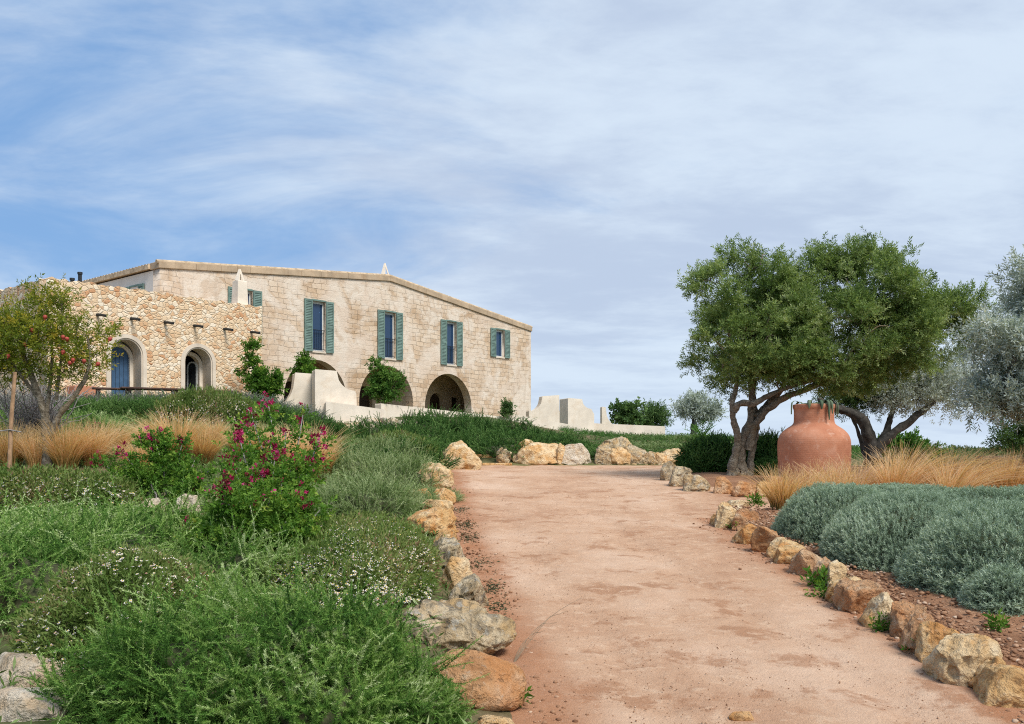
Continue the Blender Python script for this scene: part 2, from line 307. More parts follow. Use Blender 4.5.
def mat_rubble(name, scale=3.6, tone=1.0):
    g = G_(name); wob = g.noise(3.0, 3, .6, col=True); va = g.N('ShaderNodeVectorMath'); va.operation = 'MULTIPLY_ADD'; g.L(wob, va.inputs[0]); va.inputs[1].default_value = (.16, .16, .16); g.L(g.tc.outputs['Object'], va.inputs[2])
    mp = g.N('ShaderNodeMapping'); g.L(va.outputs[0], mp.inputs[0]); mp.inputs['Scale'].default_value = (1, 1, 1.25)
    v1 = g.voro(scale, 'F1', mp.outputs[0]); v2 = g.voro(scale, 'DISTANCE_TO_EDGE', mp.outputs[0]); sp = g.N('ShaderNodeSeparateColor'); g.L(v1.outputs['Color'], sp.inputs[0])
    n = g.noise(11, 6, .65); n2 = g.noise(.8, 4, .6)
    f = g.M('ADD', g.M('MULTIPLY', sp.outputs[0], .75), g.M('MULTIPLY', g.M('ADD', n, n2), .2))
    stone = g.cramp(f, [(.14, (.50, .23, .11)), (.28, (.62, .38, .21)), (.44, (.70, .51, .32)), (.72, (.75, .59, .41)), (.95, (.80, .70, .55))])
    stone = g.mix(g.M('MULTIPLY', g.ramp(n, .55, .7), .3), stone, (.55, .35, .19)); gap = g.ramp(v2.outputs['Distance'], .075, .015)
    col = g.mix(g.M('MULTIPLY', gap, .6), stone, (.68 * tone, .50 * tone, .33 * tone)); h = g.M('ADD', g.ramp(v2.outputs['Distance'], 0, .16), g.M('MULTIPLY', n, .5)); g.bump(h, .6, .05); return g.fin(col, .93, .12)
MAT['rubble'] = mat_rubble('rubble_masonry', 6.2); MAT['drystone'] = mat_rubble('dry_stone', 5.5, .45)
def mat_plaster(name, c, dirt=.35):
    g = G_(name); n = g.noise(1.4, 7, .6, .5); n3 = g.noise(22, 5, .6); col = g.mix(g.ramp(n, .35, .7), tuple(x * (1 - dirt * .5) for x in c), c); mps = g.N('ShaderNodeMapping'); g.L(g.tc.outputs['Object'], mps.inputs[0]); mps.inputs['Scale'].default_value = (3.2, 3.2, .3); stk = g.noise(1.8, 6, .65, vec=mps.outputs[0]); col = g.mix(g.M('MULTIPLY', g.ramp(stk, .54, .70), dirt * .6), col, tuple(x * y for x, y in zip(c, (.66, .60, .53)))); col = g.mix(g.M('MULTIPLY', g.ramp(g.noise(2.6, 6, .65, off=(4, 4, 9)), .54, .7), dirt), col, tuple(x * y for x, y in zip(c, (.72, .63, .54)))); g.bump(n3, .35, .015); return g.fin(col, .9, .15)
MAT['lime'] = mat_plaster('lime_plaster', (.84, .74, .61), .35); MAT['side_plaster'] = mat_plaster('side_plaster', (.74, .70, .64), .2); MAT['porch'] = mat_plaster('porch_plaster', (.78, .62, .44), .4)
MAT['coping'] = mat_plaster('coping_stone', (.54, .41, .28), .6); MAT['surround'] = mat_plaster('arch_plaster', (.72, .62, .50), .3)
MAT['shutter'] = mat_plain('shutter_green', (.145, .22, .19), .65, .22, 3, bump=.05); MAT['frame'] = mat_plain('frame_paint', (.62, .64, .62), .5, .06)
MAT['blue'] = mat_plain('blue_paint', (.055, .115, .21), .5, .12, 6); MAT['iron'] = mat_plain('iron', (.03, .035, .04), .5, .2, 20, .4); MAT['dark_wood'] = mat_plain('dark_wood', (.085, .045, .032), .65, .35, 9); MAT['stake'] = mat_plain('stake_wood', (.38, .23, .13), .85, .25, 14)
def mat_glass():
    g = G_('window_glass'); g.b.inputs['Base Color'].default_value = (.02, .05, .11, 1); g.b.inputs['Roughness'].default_value = .08; g.b.inputs['Specular IOR Level'].default_value = .5; return g.m
MAT['glass'] = mat_glass(); MAT['tile'] = mat_plain('roof_tile', (.50, .38, .25), .9, .3, 6, bump=.4)
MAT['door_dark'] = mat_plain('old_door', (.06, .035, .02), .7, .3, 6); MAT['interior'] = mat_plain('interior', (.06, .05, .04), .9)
def mat_terracotta():
    g = G_('terracotta'); n = g.noise(2.2, 7, .6, .4); n3 = g.noise(30, 5, .6); sep = g.N('ShaderNodeSeparateXYZ'); g.L(g.tc.outputs['Object'], sep.inputs[0]); w = g.N('ShaderNodeTexWave'); w.bands_direction = 'Z'; g.L(g.tc.outputs['Object'], w.inputs[0]); w.inputs['Scale'].default_value = 9; w.inputs['Distortion'].default_value = 2.5; w.inputs['Detail'].default_value = 3
    col = g.cramp(n, [(.3, (.38, .145, .078)), (.55, (.49, .215, .125)), (.75, (.56, .30, .20))]); col = g.mix(g.M('MULTIPLY', g.ramp(g.noise(5, 7, .7, off=(2, 7, 1)), .54, .70), .6), col, (.62, .42, .32)); col = g.mix(g.M('MULTIPLY', g.ramp(g.noise(1.6, 8, .7, off=(7, 3, 1)), .55, .7), .5), col, (.30, .12, .075)); h = g.M('ADD', g.M('MULTIPLY', w.outputs['Fac'], .15), n3); g.bump(h, .35, .012); return g.fin(col, .88, .15)
MAT['terracotta'] = mat_terracotta(); MAT['red_plaster'] = mat_plaster('red_plaster', (.52, .24, .14), .3)
MAT['fruit'] = mat_plain('fruit_skin', (.36, .06, .04), .4, .3, 12)
MAT['succulent'] = mat_leaf('succulent', [(0, (.05, .085, .05)), (.5, (.12, .17, .10)), (1, (.22, .26, .16))], .1)
MAT['pebble'] = mat_leaf('pebble', [(0, (.14, .065, .035)), (.5, (.34, .19, .11)), (1, (.62, .50, .38))], 0.0, .9, .1)

# ------------------------------------------------------------------ terrain
_xl_y = np.array([-6, 5.2, 7.1, 9.15, 12.9, 17, 21.7, 26]); _xl_x = np.array([.55, .05, -.22, -.46, -.84, -1.15, -1.62, -2.2])
def XL(y): return np.interp(y, _xl_y, _xl_x)
def road_h(y): y = np.asarray(y, float); return np.where(y < 18, .055 * y, .99 + .28 * (1 - np.exp(-(y - 18) * .055 / .28)))
GH = 3.0
def T(x, y):
    x = np.asarray(x, float); y = np.asarray(y, float); r = road_h(y); d = XL(y) - x
    hl = np.interp(y, [0, 5, 8, 12, 15, 20, 25, 28], [0, .02, .08, .30, .55, 1.0, 1.40, 1.57])
    rl = .15 * ss(0, .7, d) + hl * ss(.3, 6, d)
    d2 = y - 26.2; m = np.interp(x, [-1, 2.5, 5, 9.5, 17], [1, .56, .40, .38, 0.0]); rb = .2 * ss(0, .8, d2) * ss(16, 8, -(-x)) * (x < 16) + (GH - r - .2) * ss(.4, 11, d2) * m
    h = r + np.maximum(rl, rb); far = ss(48, 170, np.hypot(x * .8, y - 10)); h = h * (1 - far) + far * (-2.2)
    return h + .05 * (vnoise(np.stack([x * .8, y * .8, x * 0], -1), 3) - .5) * ss(-.2, .8, d)
def Gp(u, v):
    """where the sight line through a pixel meets the ground"""
    Z = np.linspace(3, 70, 6000); x = (u - 512) / FPX * Z; z = EYE - (v - HOR) / FPX * Z; t = T(x, Z); k = np.argmax(z <= t)
    if z[k] > t[k]: k = len(Z) - 1
    return np.array([x[k], Z[k], t[k]])
def gz(x, y): return float(T(np.array(x), np.array(y)))
def grid_axis(lo, a, b, hi, step, n):
    s = np.sinh(np.linspace(0, 4, n)) / math.sinh(4); return np.unique(np.round(np.concatenate([a - (a - lo) * s[::-1], np.arange(a, b, step), b + (hi - b) * s]), 4))
gx = grid_axis(-1500, -20, 18, 1500, .2, 28); gy = grid_axis(-300, -5, 48, 3000, .2, 34)
XX, YY = np.meshgrid(gx, gy); ZZ = T(XX, YY)
inroad = (XX > XL(YY) + .05) & (YY < 26.1) & (YY > -4.8) & (XX < 15)
ZZ = ZZ - .07 * inroad
b = MB(); nx = len(gx); idx = np.arange(len(gy) * nx).reshape(len(gy), nx)
b.add(np.stack([XX, YY, ZZ], -1).reshape(-1, 3), np.stack([idx[:-1, :-1], idx[:-1, 1:], idx[1:, 1:], idx[1:, :-1]], -1).reshape(-1, 4))
tag(b.build('ground', MAT['ground'], smooth=True), kind='structure')
# the sandy track: fine grid, gently rutted
ry = np.concatenate([np.arange(-4.6, 12, .06), np.arange(12, 26.3, .12)]); rs = np.concatenate([np.linspace(0, 4.2, 64), np.linspace(4.3, 17, 40)])
RX = XL(ry)[:, None] - .15 + rs[None] * 1.0; RY = np.repeat(ry[:, None], len(rs), 1)
RZ = road_h(RY) + .030 * fbm(np.stack([RX * 2.2, RY * 1.5, RX * 0], -1), 4, 11) + .022 * fbm(np.stack([RX * 7, RY * 6, RX * 0], -1), 3, 12) - .025 * (np.exp(-((RX - XL(RY) - .8) / .16) ** 2) + np.exp(-((RX - XL(RY) - 2.15) / .16) ** 2)) * np.clip(1.2 - RY * .05, .3, 1) + .03 * (vnoise(np.stack([RX * .9, RY * .35, RX * 0], -1), 21) - .5) + .004
el = RX - XL(RY); er = np.where(RY < 13, 2.9 - RX, 9); edge = np.maximum(np.clip(1 - el / .75, 0, 1), np.clip(1 - er / .55, 0, 1))
b = MB(); n2 = len(rs); idx = np.arange(RX.size).reshape(RX.shape)
b.add(np.stack([RX, RY, RZ], -1).reshape(-1, 3), np.stack([idx[:-1, :-1], idx[:-1, 1:], idx[1:, 1:], idx[1:, :-1]], -1).reshape(-1, 4), edge.ravel())
tag(b.build('road', MAT['road'], smooth=True), kind='structure')
# the two raised planting beds on the right
def bed(name, outline, h):
    o = np.array(outline, float); c = o.mean(0); V = []; n = 14; m = 96
    t = np.linspace(0, len(o), m, endpoint=False); k = t.astype(int) % len(o); f = (t % 1)[:, None]; ring = o[k] * (1 - f) + o[(k + 1) % len(o)] * f
    for _ in range(3): ring = (ring + np.roll(ring, 1, 0) + np.roll(ring, -1, 0)) / 3
    for i in range(n + 1):
        s = i / n; q = c + (ring - c) * s; z = road_h(q[:, 1]) + h * (1 - ss(.9, 1.0, np.full(m, s))) - .03 * (s > .999) + .05 * fbm(np.stack([q[:, 0] * 2, q[:, 1] * 2, q[:, 0] * 0], -1), 3, 5)
        V.append(np.column_stack([q, z]))
    b = MB(); V = np.concatenate(V); F = [(i * m + k, i * m + (k + 1) % m, (i + 1) * m + (k + 1) % m, (i + 1) * m + k) for i in range(n) for k in range(m)]; b.add(V, F)
    return tag(b.build(name, MAT['soil'], smooth=True), kind='structure')
bed('planting_soil', [(2.95, -4), (2.98, 2), (2.98, 6), (3.0, 10), (3.05, 13.1), (3.6, 13.9), (5.0, 14.5), (8, 15.2), (13, 16), (13, 6), (13, -4)], .14)
bed('tree_bed_soil', [(4.1, 17.3), (3.65, 18.2), (3.75, 20.4), (4.2, 22.3), (6, 23.2), (9, 23), (13, 22.5), (14, 18), (9, 17.0), (6, 16.8), (4.9, 16.9)], .12)

# ------------------------------------------------------------------ buildings
def filled(name, outer, holes, y0, y1, mat, parent, mats=None):
    """a wall panel in the local xz plane with real openings, from y0 to y1"""
    cu = bpy.data.curves.new(name, 'CURVE'); cu.dimensions = '2D'; cu.fill_mode = 'BOTH'; cu.extrude = abs(y1 - y0) / 2
    for poly in [outer] + holes:
        s = cu.splines.new('POLY'); s.points.add(len(poly) - 1); s.use_cyclic_u = True
        for p, q in zip(s.points, poly): p.co = (q[0], q[1], 0, 1)
    t = bpy.data.objects.new(name, cu); C.objects.link(t); bpy.context.view_layer.update()
    me = bpy.data.meshes.new_from_object(t.evaluated_get(bpy.context.evaluated_depsgraph_get())); bpy.data.objects.remove(t); bpy.data.curves.remove(cu)
    me.transform(Matrix.Translation((0, (y0 + y1) / 2, 0)) @ Matrix.Rotation(rad(90), 4, 'X')); me.name = name
    me.materials.clear(); me.materials.append(mat); o = bpy.data.objects.new(name, me); C.objects.link(o); o.parent = parent; return o
def arch_poly(cx, hw, spring, z0, rise=None, n=20):
    rise = rise or hw; return [(cx - hw, z0)] + [(cx - hw * math.cos(math.pi * i / n), spring + rise * math.sin(math.pi * i / n)) for i in range(n + 1)] + [(cx + hw, z0)]
def rect_poly(x0, x1, z0, z1): return [(x0, z0), (x0, z1), (x1, z1), (x1, z0)]
DX, DY = .645, .765; ROT = math.atan2(DY, DX)
house = empty('farmhouse', (-13.27, 33.9, GH), ROT, 'large weathered limestone farmhouse with low gable and green shutters', 'house')
HL, HD = 22.24, 13.0; RIDGE = 11.58; E0, ER, E1 = 5.48, 6.62, 5.28
def top(s): return E0 + (ER - E0) * s / RIDGE if s < RIDGE else ER + (E1 - ER) * (s - RIDGE) / (HL - RIDGE)
wins = [(3.67, 2.95, 5.15, .36), (7.4, 2.95, 5.15, .36), (11.58, 2.95, 5.15, .36), (15.77, 2.95, 5.15, .36), (19.56, 3.64, 5.11, .36)]
arches = [(7.28, 1.7, .88), (11.4, 1.7, .9), (15.6, 1.7, .78)]
holes = [rect_poly(c - w, c + w, z0, z1) for c, z0, z1, w in wins] + [arch_poly(c, r, sp, -.4) for c, r, sp in arches]
filled('wall', [(0, -1.2), (HL, -1.2), (HL, E1), (RIDGE, ER), (0, E0)], holes, 0, .5, MAT['ashlar'], house)
b = MB(); b.box(0, .45, .5, HD, -1.2, E0 - .02); so = b.build('side_wall', MAT['side_plaster'], house)
b = MB(); b.box(HL - .45, HL, .5, HD, -1.2, E1 - .02); b.build('side_wall', MAT['ashlar'], house)
filled('rear_wall', [(.45, -1.2), (HL - .45, -1.2), (HL - .45, E1 - .02), (RIDGE, ER - .02), (.45, E0 - .02)], [], HD - .45, HD, MAT['ashlar'], house)
# coping band along the gable
def coping():
    b = MB()
    for s0, s1 in ((-.06, RIDGE), (RIDGE, HL + .06)):
        a0 = np.linspace(s0, s1, 15) + np.concatenate([[0], np.random.default_rng(int(s0) + 3).uniform(-.22, .22, 13), [0]])
        for k in range(14):
            x0, x1 = a0[k] + .002, a0[k + 1] - .002; z0, z1 = top(max(0, min(HL, x0))), top(max(0, min(HL, x1))); j = .012 * (hash3(k, int(s0), 3, 7) - .5)
            V = [(x, y, z + dz) for dz in (.003, .27 + j) for y in (-.07 + j, .62) for x, z in ((x0, z0), (x1, z1))]
            b.add(V, [(0, 2, 3, 1), (4, 5, 7, 6), (0, 1, 5, 4), (2, 6, 7, 3), (0, 4, 6, 2), (1, 3, 7, 5)])
    return b.build('coping', MAT['coping'], house)
bevel(coping(), .02, 2)
# pantile roof: barrel corrugation running down both slopes
def roof():
    b = MB(); per = .24; ys = np.arange(.62, HD + .3, per / 8); prof = .055 * np.abs(np.sin(np.pi * ys / per)) ** .7
    for xs in ((-.14, RIDGE), (RIDGE, HL + .12)):
        z0 = E0 + (ER - E0) * xs[0] / RIDGE if xs[0] < RIDGE else ER; z1 = ER if xs[1] <= RIDGE else ER + (E1 - ER) * (xs[1] - RIDGE) / (HL - RIDGE)
        n = len(ys); V = np.concatenate([np.column_stack([np.full(n, xs[i]), ys, z + dz]) for dz in (0.20, .05) for i, z in ((0, z0 + (prof if dz == .20 else 0 * prof)), (1, z1 + (prof if dz == .20 else 0 * prof)))])
        F = []
        for k in range(n - 1):
            F += [(k, k + 1, n + k + 1, n + k), (2 * n + k + 1, 2 * n + k, 3 * n + k, 3 * n + k + 1), (k + 1, k, 2 * n + k, 2 * n + k + 1), (n + k, n + k + 1, 3 * n + k + 1, 3 * n + k)]
        F += [(0, n, 3 * n, 2 * n), (n - 1, 3 * n - 1, 4 * n - 1, 2 * n - 1)]; b.add(V, F)
    return b.build('roof', MAT['tile'], house)
rf = roof()
# verge tiles on top of the coping
b = MB()
for s0, s1 in ((-.12, RIDGE), (RIDGE, HL + .1)):
    for k in np.arange(s0, s1, .38):
        x0, x1 = k, min(k + .40, s1); z0 = (E0 + (ER - E0) * x0 / RIDGE if x0 < RIDGE else ER + (E1 - ER) * (x0 - RIDGE) / (HL - RIDGE)) + .27; z1 = (E0 + (ER - E0) * x1 / RIDGE if x1 <= RIDGE else ER + (E1 - ER) * (x1 - RIDGE) / (HL - RIDGE)) + .29
        b.tube([(x0, .02, z0 - .02), (x1, .02, z1 - .02)], [.085, .07], 10)
b.build('verge_tiles', MAT['tile'], rf)
def cone_chimney(parent, x, y, z, w, h, hp, mat):
    b = MB(); b.add([(x + sx * w / 2 * k, y + sy * w / 2 * k, z + zz) for k, zz in ((1, 0), (.84, h)) for sx, sy in ((-1, -1), (1, -1), (1, 1), (-1, 1))], [(0, 1, 5, 4), (1, 2, 6, 5), (2, 3, 7, 6), (3, 0, 4, 7), (4, 5, 6, 7)])
    o = bevel(b.build('chimney', mat, parent), .03, 3)
    b = MB()   # pointed hood on three leaning slabs
    for a in (200, 320, 80):
        d = np.array([math.cos(rad(a)), math.sin(rad(a)), 0]); q = np.array([-d[1], d[0], 0]); c = np.array([x, y, z + h])
        o1, o2 = d * w * .40, d * .03; V = []
        for off, zz, hw in ((o1, .003, w * .20), (o2, hp, .03)):
            for t in (0, -.06): V += [c + off + d * t + q * hw + (0, 0, zz), c + off + d * t - q * hw + (0, 0, zz)]
        b.add(V, [(0, 1, 5, 4), (3, 2, 6, 7), (2, 0, 4, 6), (1, 3, 7, 5), (0, 2, 3, 1), (4, 5, 7, 6)])
    b.build('hood', mat, o); return o
cone_chimney(house, 12.7, 1.6, 6.9, .55, .35, .62, MAT['lime'])
# windows
def window(c, z0, z1, w, parent=house, y=0.0, rail=True, full=True):
    fw = .06; b = MB(); yy0, yy1 = y + .13, y + .20
    b.box(c - w + .003, c - w + fw, yy0, yy1, z0 + .003, z1 - .003); b.box(c + w - fw, c + w - .003, yy0, yy1, z0 + .003, z1 - .003)
    b.box(c - w + fw, c + w - fw, yy0, yy1, z0 + .003, z0 + .07); b.box(c - w + fw, c + w - fw, yy0, yy1, z1 - .10, z1 - .003)
    f = b.build('window', MAT['frame'], parent)
    b = MB(); b.box(c - w + fw, c + w - fw, y + .155, y + .17, z0 + .07, z1 - .10); b.build('pane', MAT['glass'], f)
    b = MB(); b.box(c - w - .02, c + w + .02, y - .05, y + .12, z0 - .07, z0); b.build('sill', MAT['surround'], f)
    b = MB(); b.box(c - w + .002, c + w - .002, y + .24, y + .26, z0, z1); b.build('backing', MAT['interior'], f)
    for sx in (-1, 1):   # shutters folded back flat on the wall
        x0, x1 = sorted((c + sx * (w + .01), c + sx * (w + .43))); b = MB(); st = .06
        b.box(x0, x0 + st, y - .075, y - .025, z0 - .03, z1 + .04); b.box(x1 - st, x1, y - .075, y - .025, z0 - .03, z1 + .04)
        for zz in ((z0 - .03, z0 + .06), ((z0 + z1) / 2 - .05, (z0 + z1) / 2 + .05), (z1 - .05, z1 + .04)): b.box(x0 + st, x1 - st, y - .073, y - .027, *zz)
        nsl = int((z1 - z0) / .07)
        for k in range(nsl):
            za = z0 + .02 + (z1 - z0 - .02) * k / nsl; V = [(x, yy, zz) for x in (x0 + st, x1 - st) for yy, zz in ((y - .066, za), (y - .058, za), (y - .042, za + .075), (y - .034, za + .075))]
            b.add(V, [(0, 4, 6, 2), (1, 3, 7, 5), (0, 1, 5, 4), (2, 6, 7, 3)])
        b.build('shutter', MAT['shutter'], f)
    if rail:
        b = MB(); b.box(c - w, c + w, y + .03, y + .055, z0 + .93, z0 + .955); b.box(c - w, c + w, y + .03, y + .055, z0 + .10, z0 + .12)
        for k in range(7): xk = c - w + 2 * w * (k + .5) / 7; b.box(xk - .008, xk + .008, y + .035, y + .05, z0 + .12, z0 + .93)
        b.build('railing', MAT['iron'], f)
    b = MB(); b.box(c - w - .01, c + w + .01, y - .03, y + .001, z1 + .003, z1 + .07); b.build('lintel', MAT['shutter'], f); return f
for k, (c, z0, z1, w) in enumerate(wins): window(c, z0, z1, w, rail=(k < 4))
# the porch behind the three arches: a vaulted, shaded room
b = MB(); b.box(.46, HL - .46, .51, 5.4, -.5, -.1); b.build('porch_floor', MAT['coping'], house)
b = MB(); b.box(.46, HL - .46, .505, 5.0, 2.78, 2.95); b.build('porch_ceiling', MAT['porch'], house)
pd = [(7.9, .55, 1.25), (12.3, .55, 1.25), (17.4, .48, 1.2)]
filled('porch_wall', [(.46, -.1), (HL - .46, -.1), (HL - .46, 2.778), (.46, 2.778)], [arch_poly(c, w, sp, -.098, None, 14) for c, w, sp in pd] + [rect_poly(18.6, 19.2, .5, 1.5)], 2.7, 3.1, MAT['porch'], house)
for c, w, sp in pd:
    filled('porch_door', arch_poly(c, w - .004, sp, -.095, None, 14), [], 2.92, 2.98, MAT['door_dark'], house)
b = MB(); b.box(18.603, 19.197, 2.92, 2.96, .503, 1.497); b.build('porch_window', MAT['door_dark'], house)
for c in (9.35, 13.5):
    filled('cross_arch', [(.505, -.098), (2.695, -.098), (2.695, 2.776), (.505, 2.776)], [arch_poly(1.6, .95, 1.3, -.095)], -.25, .25, MAT['porch'], house).matrix_local = Matrix.Translation((c, 0, 0)) @ Matrix.Rotation(rad(90), 4, 'Z')
# small window high on the white side wall
sw = window(0, 2.9, 5.0, .36, rail=False); sw.matrix_local = Matrix.Translation((0, 1.9, 0)) @ Matrix.Rotation(rad(-90), 4, 'Z')

annex = empty('stone_annex', (-14.4, 27.9, GH), ROT, 'low rubble stone annex with flat terrace roof and two arched doorways', 'building')
AL, AT = 7.75, 4.02; Adoors = [(2.52, .56, 1.80), (5.13, .545, 1.735)]
def wavy_top(x0, x1, z, n, seed, a=.05): return [(x, z + a * (hash3(i, seed, 1, 5) - .5) * 2) for i, x in enumerate(np.linspace(x0, x1, n))]
filled('wall', [(0, -1.2)] + [(AL, -1.2)] + wavy_top(0, AL, AT, 60, 3)[::-1], [arch_poly(c, hw + .005, sp, -.6) for c, hw, sp in Adoors], 0, .6, MAT['rubble'], annex)
lw = filled('side_wall', [(.605, -1.2), (11, -1.2)] + wavy_top(.605, 11, AT, 80, 9)[::-1], [], -.6, 0, MAT['rubble'], annex); lw.matrix_local = Matrix.Rotation(rad(90), 4, 'Z')
rw = filled('side_wall', [(.605, -1.2), (2.93, -1.2)] + wavy_top(.605, 2.93, AT, 16, 5)[::-1], [], 0, .6, MAT['rubble'], annex); rw.matrix_local = Matrix.Translation((AL, 0, 0)) @ Matrix.Rotation(rad(90), 4, 'Z')
b = MB(); b.box(.605, 5.25, .605, 11, 3.1, 3.3); b.box(5.253, AL - .605, .605, 2.92, 3.1, 3.3); b.build('roof', MAT['coping'], annex)
def surround(c, hw, sp, z0, rim, y0, y1, name, mat, parent, n=22):
    out = arch_poly(c, hw + rim, sp, z0, None, n); inn = arch_poly(c, hw, sp, z0 - .001, None, n)
    return filled(name, out + inn[::-1], [], y0, y1, mat, parent)
for k, (c, hw, sp) in enumerate(Adoors):
    s = surround(c, hw, sp, -.6, .13, -.035, -.003, 'arch_surround', MAT['surround'], annex)
    # deep plastered niche, then the door frame
    surround(c, hw - .045, sp, -.6, .045, -.0, .58, 'reveal', MAT['surround'], s)
    surround(c, hw - .17, sp - .08, -.6, .125, .55, .78, 'door_frame', MAT['lime'], s)
    if k == 0:
        d = filled('door', arch_poly(c, hw - .175, sp - .08, -.6), [], .62, .67, MAT['blue'], annex)
        b = MB()
        for j in range(6): xk = c - hw + .22 + j * .135; b.box(xk - .004, xk + .004, .612, .62, -.5, sp + .1)
        b.build('plank_joint', MAT['iron'], d)
    else:
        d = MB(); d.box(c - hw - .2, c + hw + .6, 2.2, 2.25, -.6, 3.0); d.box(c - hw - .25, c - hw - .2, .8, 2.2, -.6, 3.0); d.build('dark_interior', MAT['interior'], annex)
        # glazed leaf standing half open
        lf = surround(0.19, .17, 1.62, -.55, .05, -.025, .025, 'door_leaf', MAT['frame'], annex, 14); lf.matrix_local = Matrix.Translation((c + hw - .19, .70, 0)) @ Matrix.Rotation(rad(112), 4, 'Z')
        p = filled('pane', arch_poly(.19, .168, 1.62, -.548), [], -.008, .008, MAT['iron'], lf)
for xk in (1.54, 2.67, 3.86, 4.96, 6.15, 7.28):
    b = MB(); b.tube([(xk, .05, 3.03), (xk + .03, -.22, 3.0), (xk + .05, -.48, 2.95)], [.05, .045, .045], 8); b.build('drain_spout', MAT['iron'], annex)
ch = cone_chimney(annex, 7.08, .42, AT + .02, .46, .90, .45, MAT['lime'])
for dx, h in ((0, .62), (.25, .85)):
    b = MB(); b.tube([(1.15 + dx, .9, 3.25), (1.15 + dx, .9, AT + h - .45)], .06, 10); b.tube([(1.15 + dx, .9, AT + h - .45), (1.15 + dx, .9, AT + h - .38)], .08, 10); b.build('flue_pipe', MAT['iron'], annex)

# red stepped block by the blue door
rb_ = empty('stepped_block', (-14.4 + DX * .75 + DY * .9, 27.9 + DY * .75 - DX * .9, GH - .4), ROT, 'low stepped terracotta-coloured block left of the blue door', 'masonry block')
b = MB(); b.box(-.75, .75, -.3, .5, 0, .72); bevel(b.build('base', MAT['red_plaster'], rb_), .04); b = MB(); b.box(-.35, .3, -.1, .5, .722, 1.05); bevel(b.build('top_step', MAT['red_plaster'], rb_), .04)
# tables / benches on the terrace
def plank_table(x, y, L, Wd, H, label, name='picnic_table', cat='table'):
    o = empty(name, (x, y, gz(x, y)), ROT - .35, label, cat); b = MB()
    for k in range(4): b.box(-L / 2, L / 2, -Wd / 2 + Wd / 4 * k + .01, -Wd / 2 + Wd / 4 * (k + 1) - .01, H - .05, H)
    bevel(b.build('tabletop' if name == 'picnic_table' else 'seat', MAT['dark_wood'], o), .008, 1)
    for sx in (-1, 1):
        b = MB(); b.box(sx * L * .36 - .05, sx * L * .36 + .05, -Wd * .4, Wd * .4, H - .12, H - .052); b.box(sx * L * .36 - .06, sx * L * .36 + .06, -.08, .08, 0, H - .12); b.build('leg', MAT['dark_wood'], o)
plank_table(*P(152, 391, 26.6)[:2], 1.75, .75, .62, 'dark wooden table in front of the rubble wall between the two doorways')
plank_table(*P(113, 393, 26.2)[:2], 1.1, .4, .62, 'dark wooden bench below the blue door', 'bench', 'bench')
plank_table(*P(222, 395, 28)[:2], .95, .4, .55, 'dark wooden bench right of the open doorway', 'bench', 'bench')

# white plaster walls with swept tops
def swept(name, x, y, zb, prof, th, label, cat='wall', rot=ROT, smooth=False):
    o = filled(name, prof, [], 0, th, MAT['lime'], None); o.location = (x, y, zb); o.rotation_euler = (0, 0, rot); bevel(o, .045, 3); return tag(o, label, cat)
def sweep(x0, z0, x1, z1, n=10, p=2.0):
    """a concave curve from the low end (x0,z0) up to (x1,z1)"""
    return [(x0 + (x1 - x0) * t, z0 + (z1 - z0) * (1 - (1 - t ** p) ** (1 / p))) for t in np.linspace(0, 1, n)]
def wbase(u, Z): q = P(u, HOR, Z); return q[0], q[1]
x, y = wbase(278, 33); swept('plaster_pier', x, y, 2.6, [(0, -.8), (1.45, -.8), (1.45, 1.86)] + sweep(0, .7, .62, 1.9)[::-1], .8, 'white plaster pier with swept left shoulder beside the climber', rot=.35)
x, y = wbase(315, 32.6); swept('plaster_pier', x, y, 2.6, [(0, -.8), (1.55, -.8)] + sweep(1.5, 1.15, .85, 1.92)[:0] + [(1.5, 1.1)] + sweep(1.45, 1.22, .78, 1.93) + [(0, 1.97)], .8, 'white plaster pier with swept right shoulder, next to the low white wall', rot=.35)
x, y = wbase(326, 32.2); swept('low_wall', x, y, 2.6, [(0, -.02), (2.1, -.02), (2.1, .52), (0, .78)], .5, 'low white rendered wall capping rubble, below the middle arch', rot=.30)
def dry_wall(u, Z, L, h, label, rot=.3, th=.55, zb=1.9):
    x, y = wbase(u, Z); b = MB(); xs = np.linspace(0, L, int(L / .08) + 2); zs = np.linspace(0, h, int(h / .08) + 2); X_, Z_ = np.meshgrid(xs, zs)
    for y0, s in ((0, 1), (th, -1)):
        q = np.stack([X_ * 4.5, Z_ * 5.5, np.full_like(X_, y0)], -1); V = np.stack([X_, y0 - s * .10 * (vnoise(q, 4) - .3), Z_ + .05 * (vnoise(q + 9, 5) - .5) * (Z_ > 0)], -1).reshape(-1, 3); n = len(xs); id_ = np.arange(X_.size).reshape(X_.shape); F = np.stack([id_[:-1, :-1], id_[:-1, 1:], id_[1:, 1:], id_[1:, :-1]], -1).reshape(-1, 4); b.add(V, F if s == 1 else F[:, ::-1])
    b.box(.03, L - .03, .03, th - .03, 0, h - .04); o = b.build('dry_stone_wall', MAT['drystone']); o.location = (x, y, zb); o.rotation_euler = (0, 0, rot); return tag(o, label, 'wall')
dry_wall(326, 32.0, 2.2, .72, 'rough dry stone wall under the low white wall', .30)
x, y = wbase(381, 35.5); swept('low_wall', x, y, 2.5, [(0, -.5), (7.6, -.5), (7.6, .55), (0, .97)], .4, 'long low pale wall running in front of the arches', rot=ROT - .1)
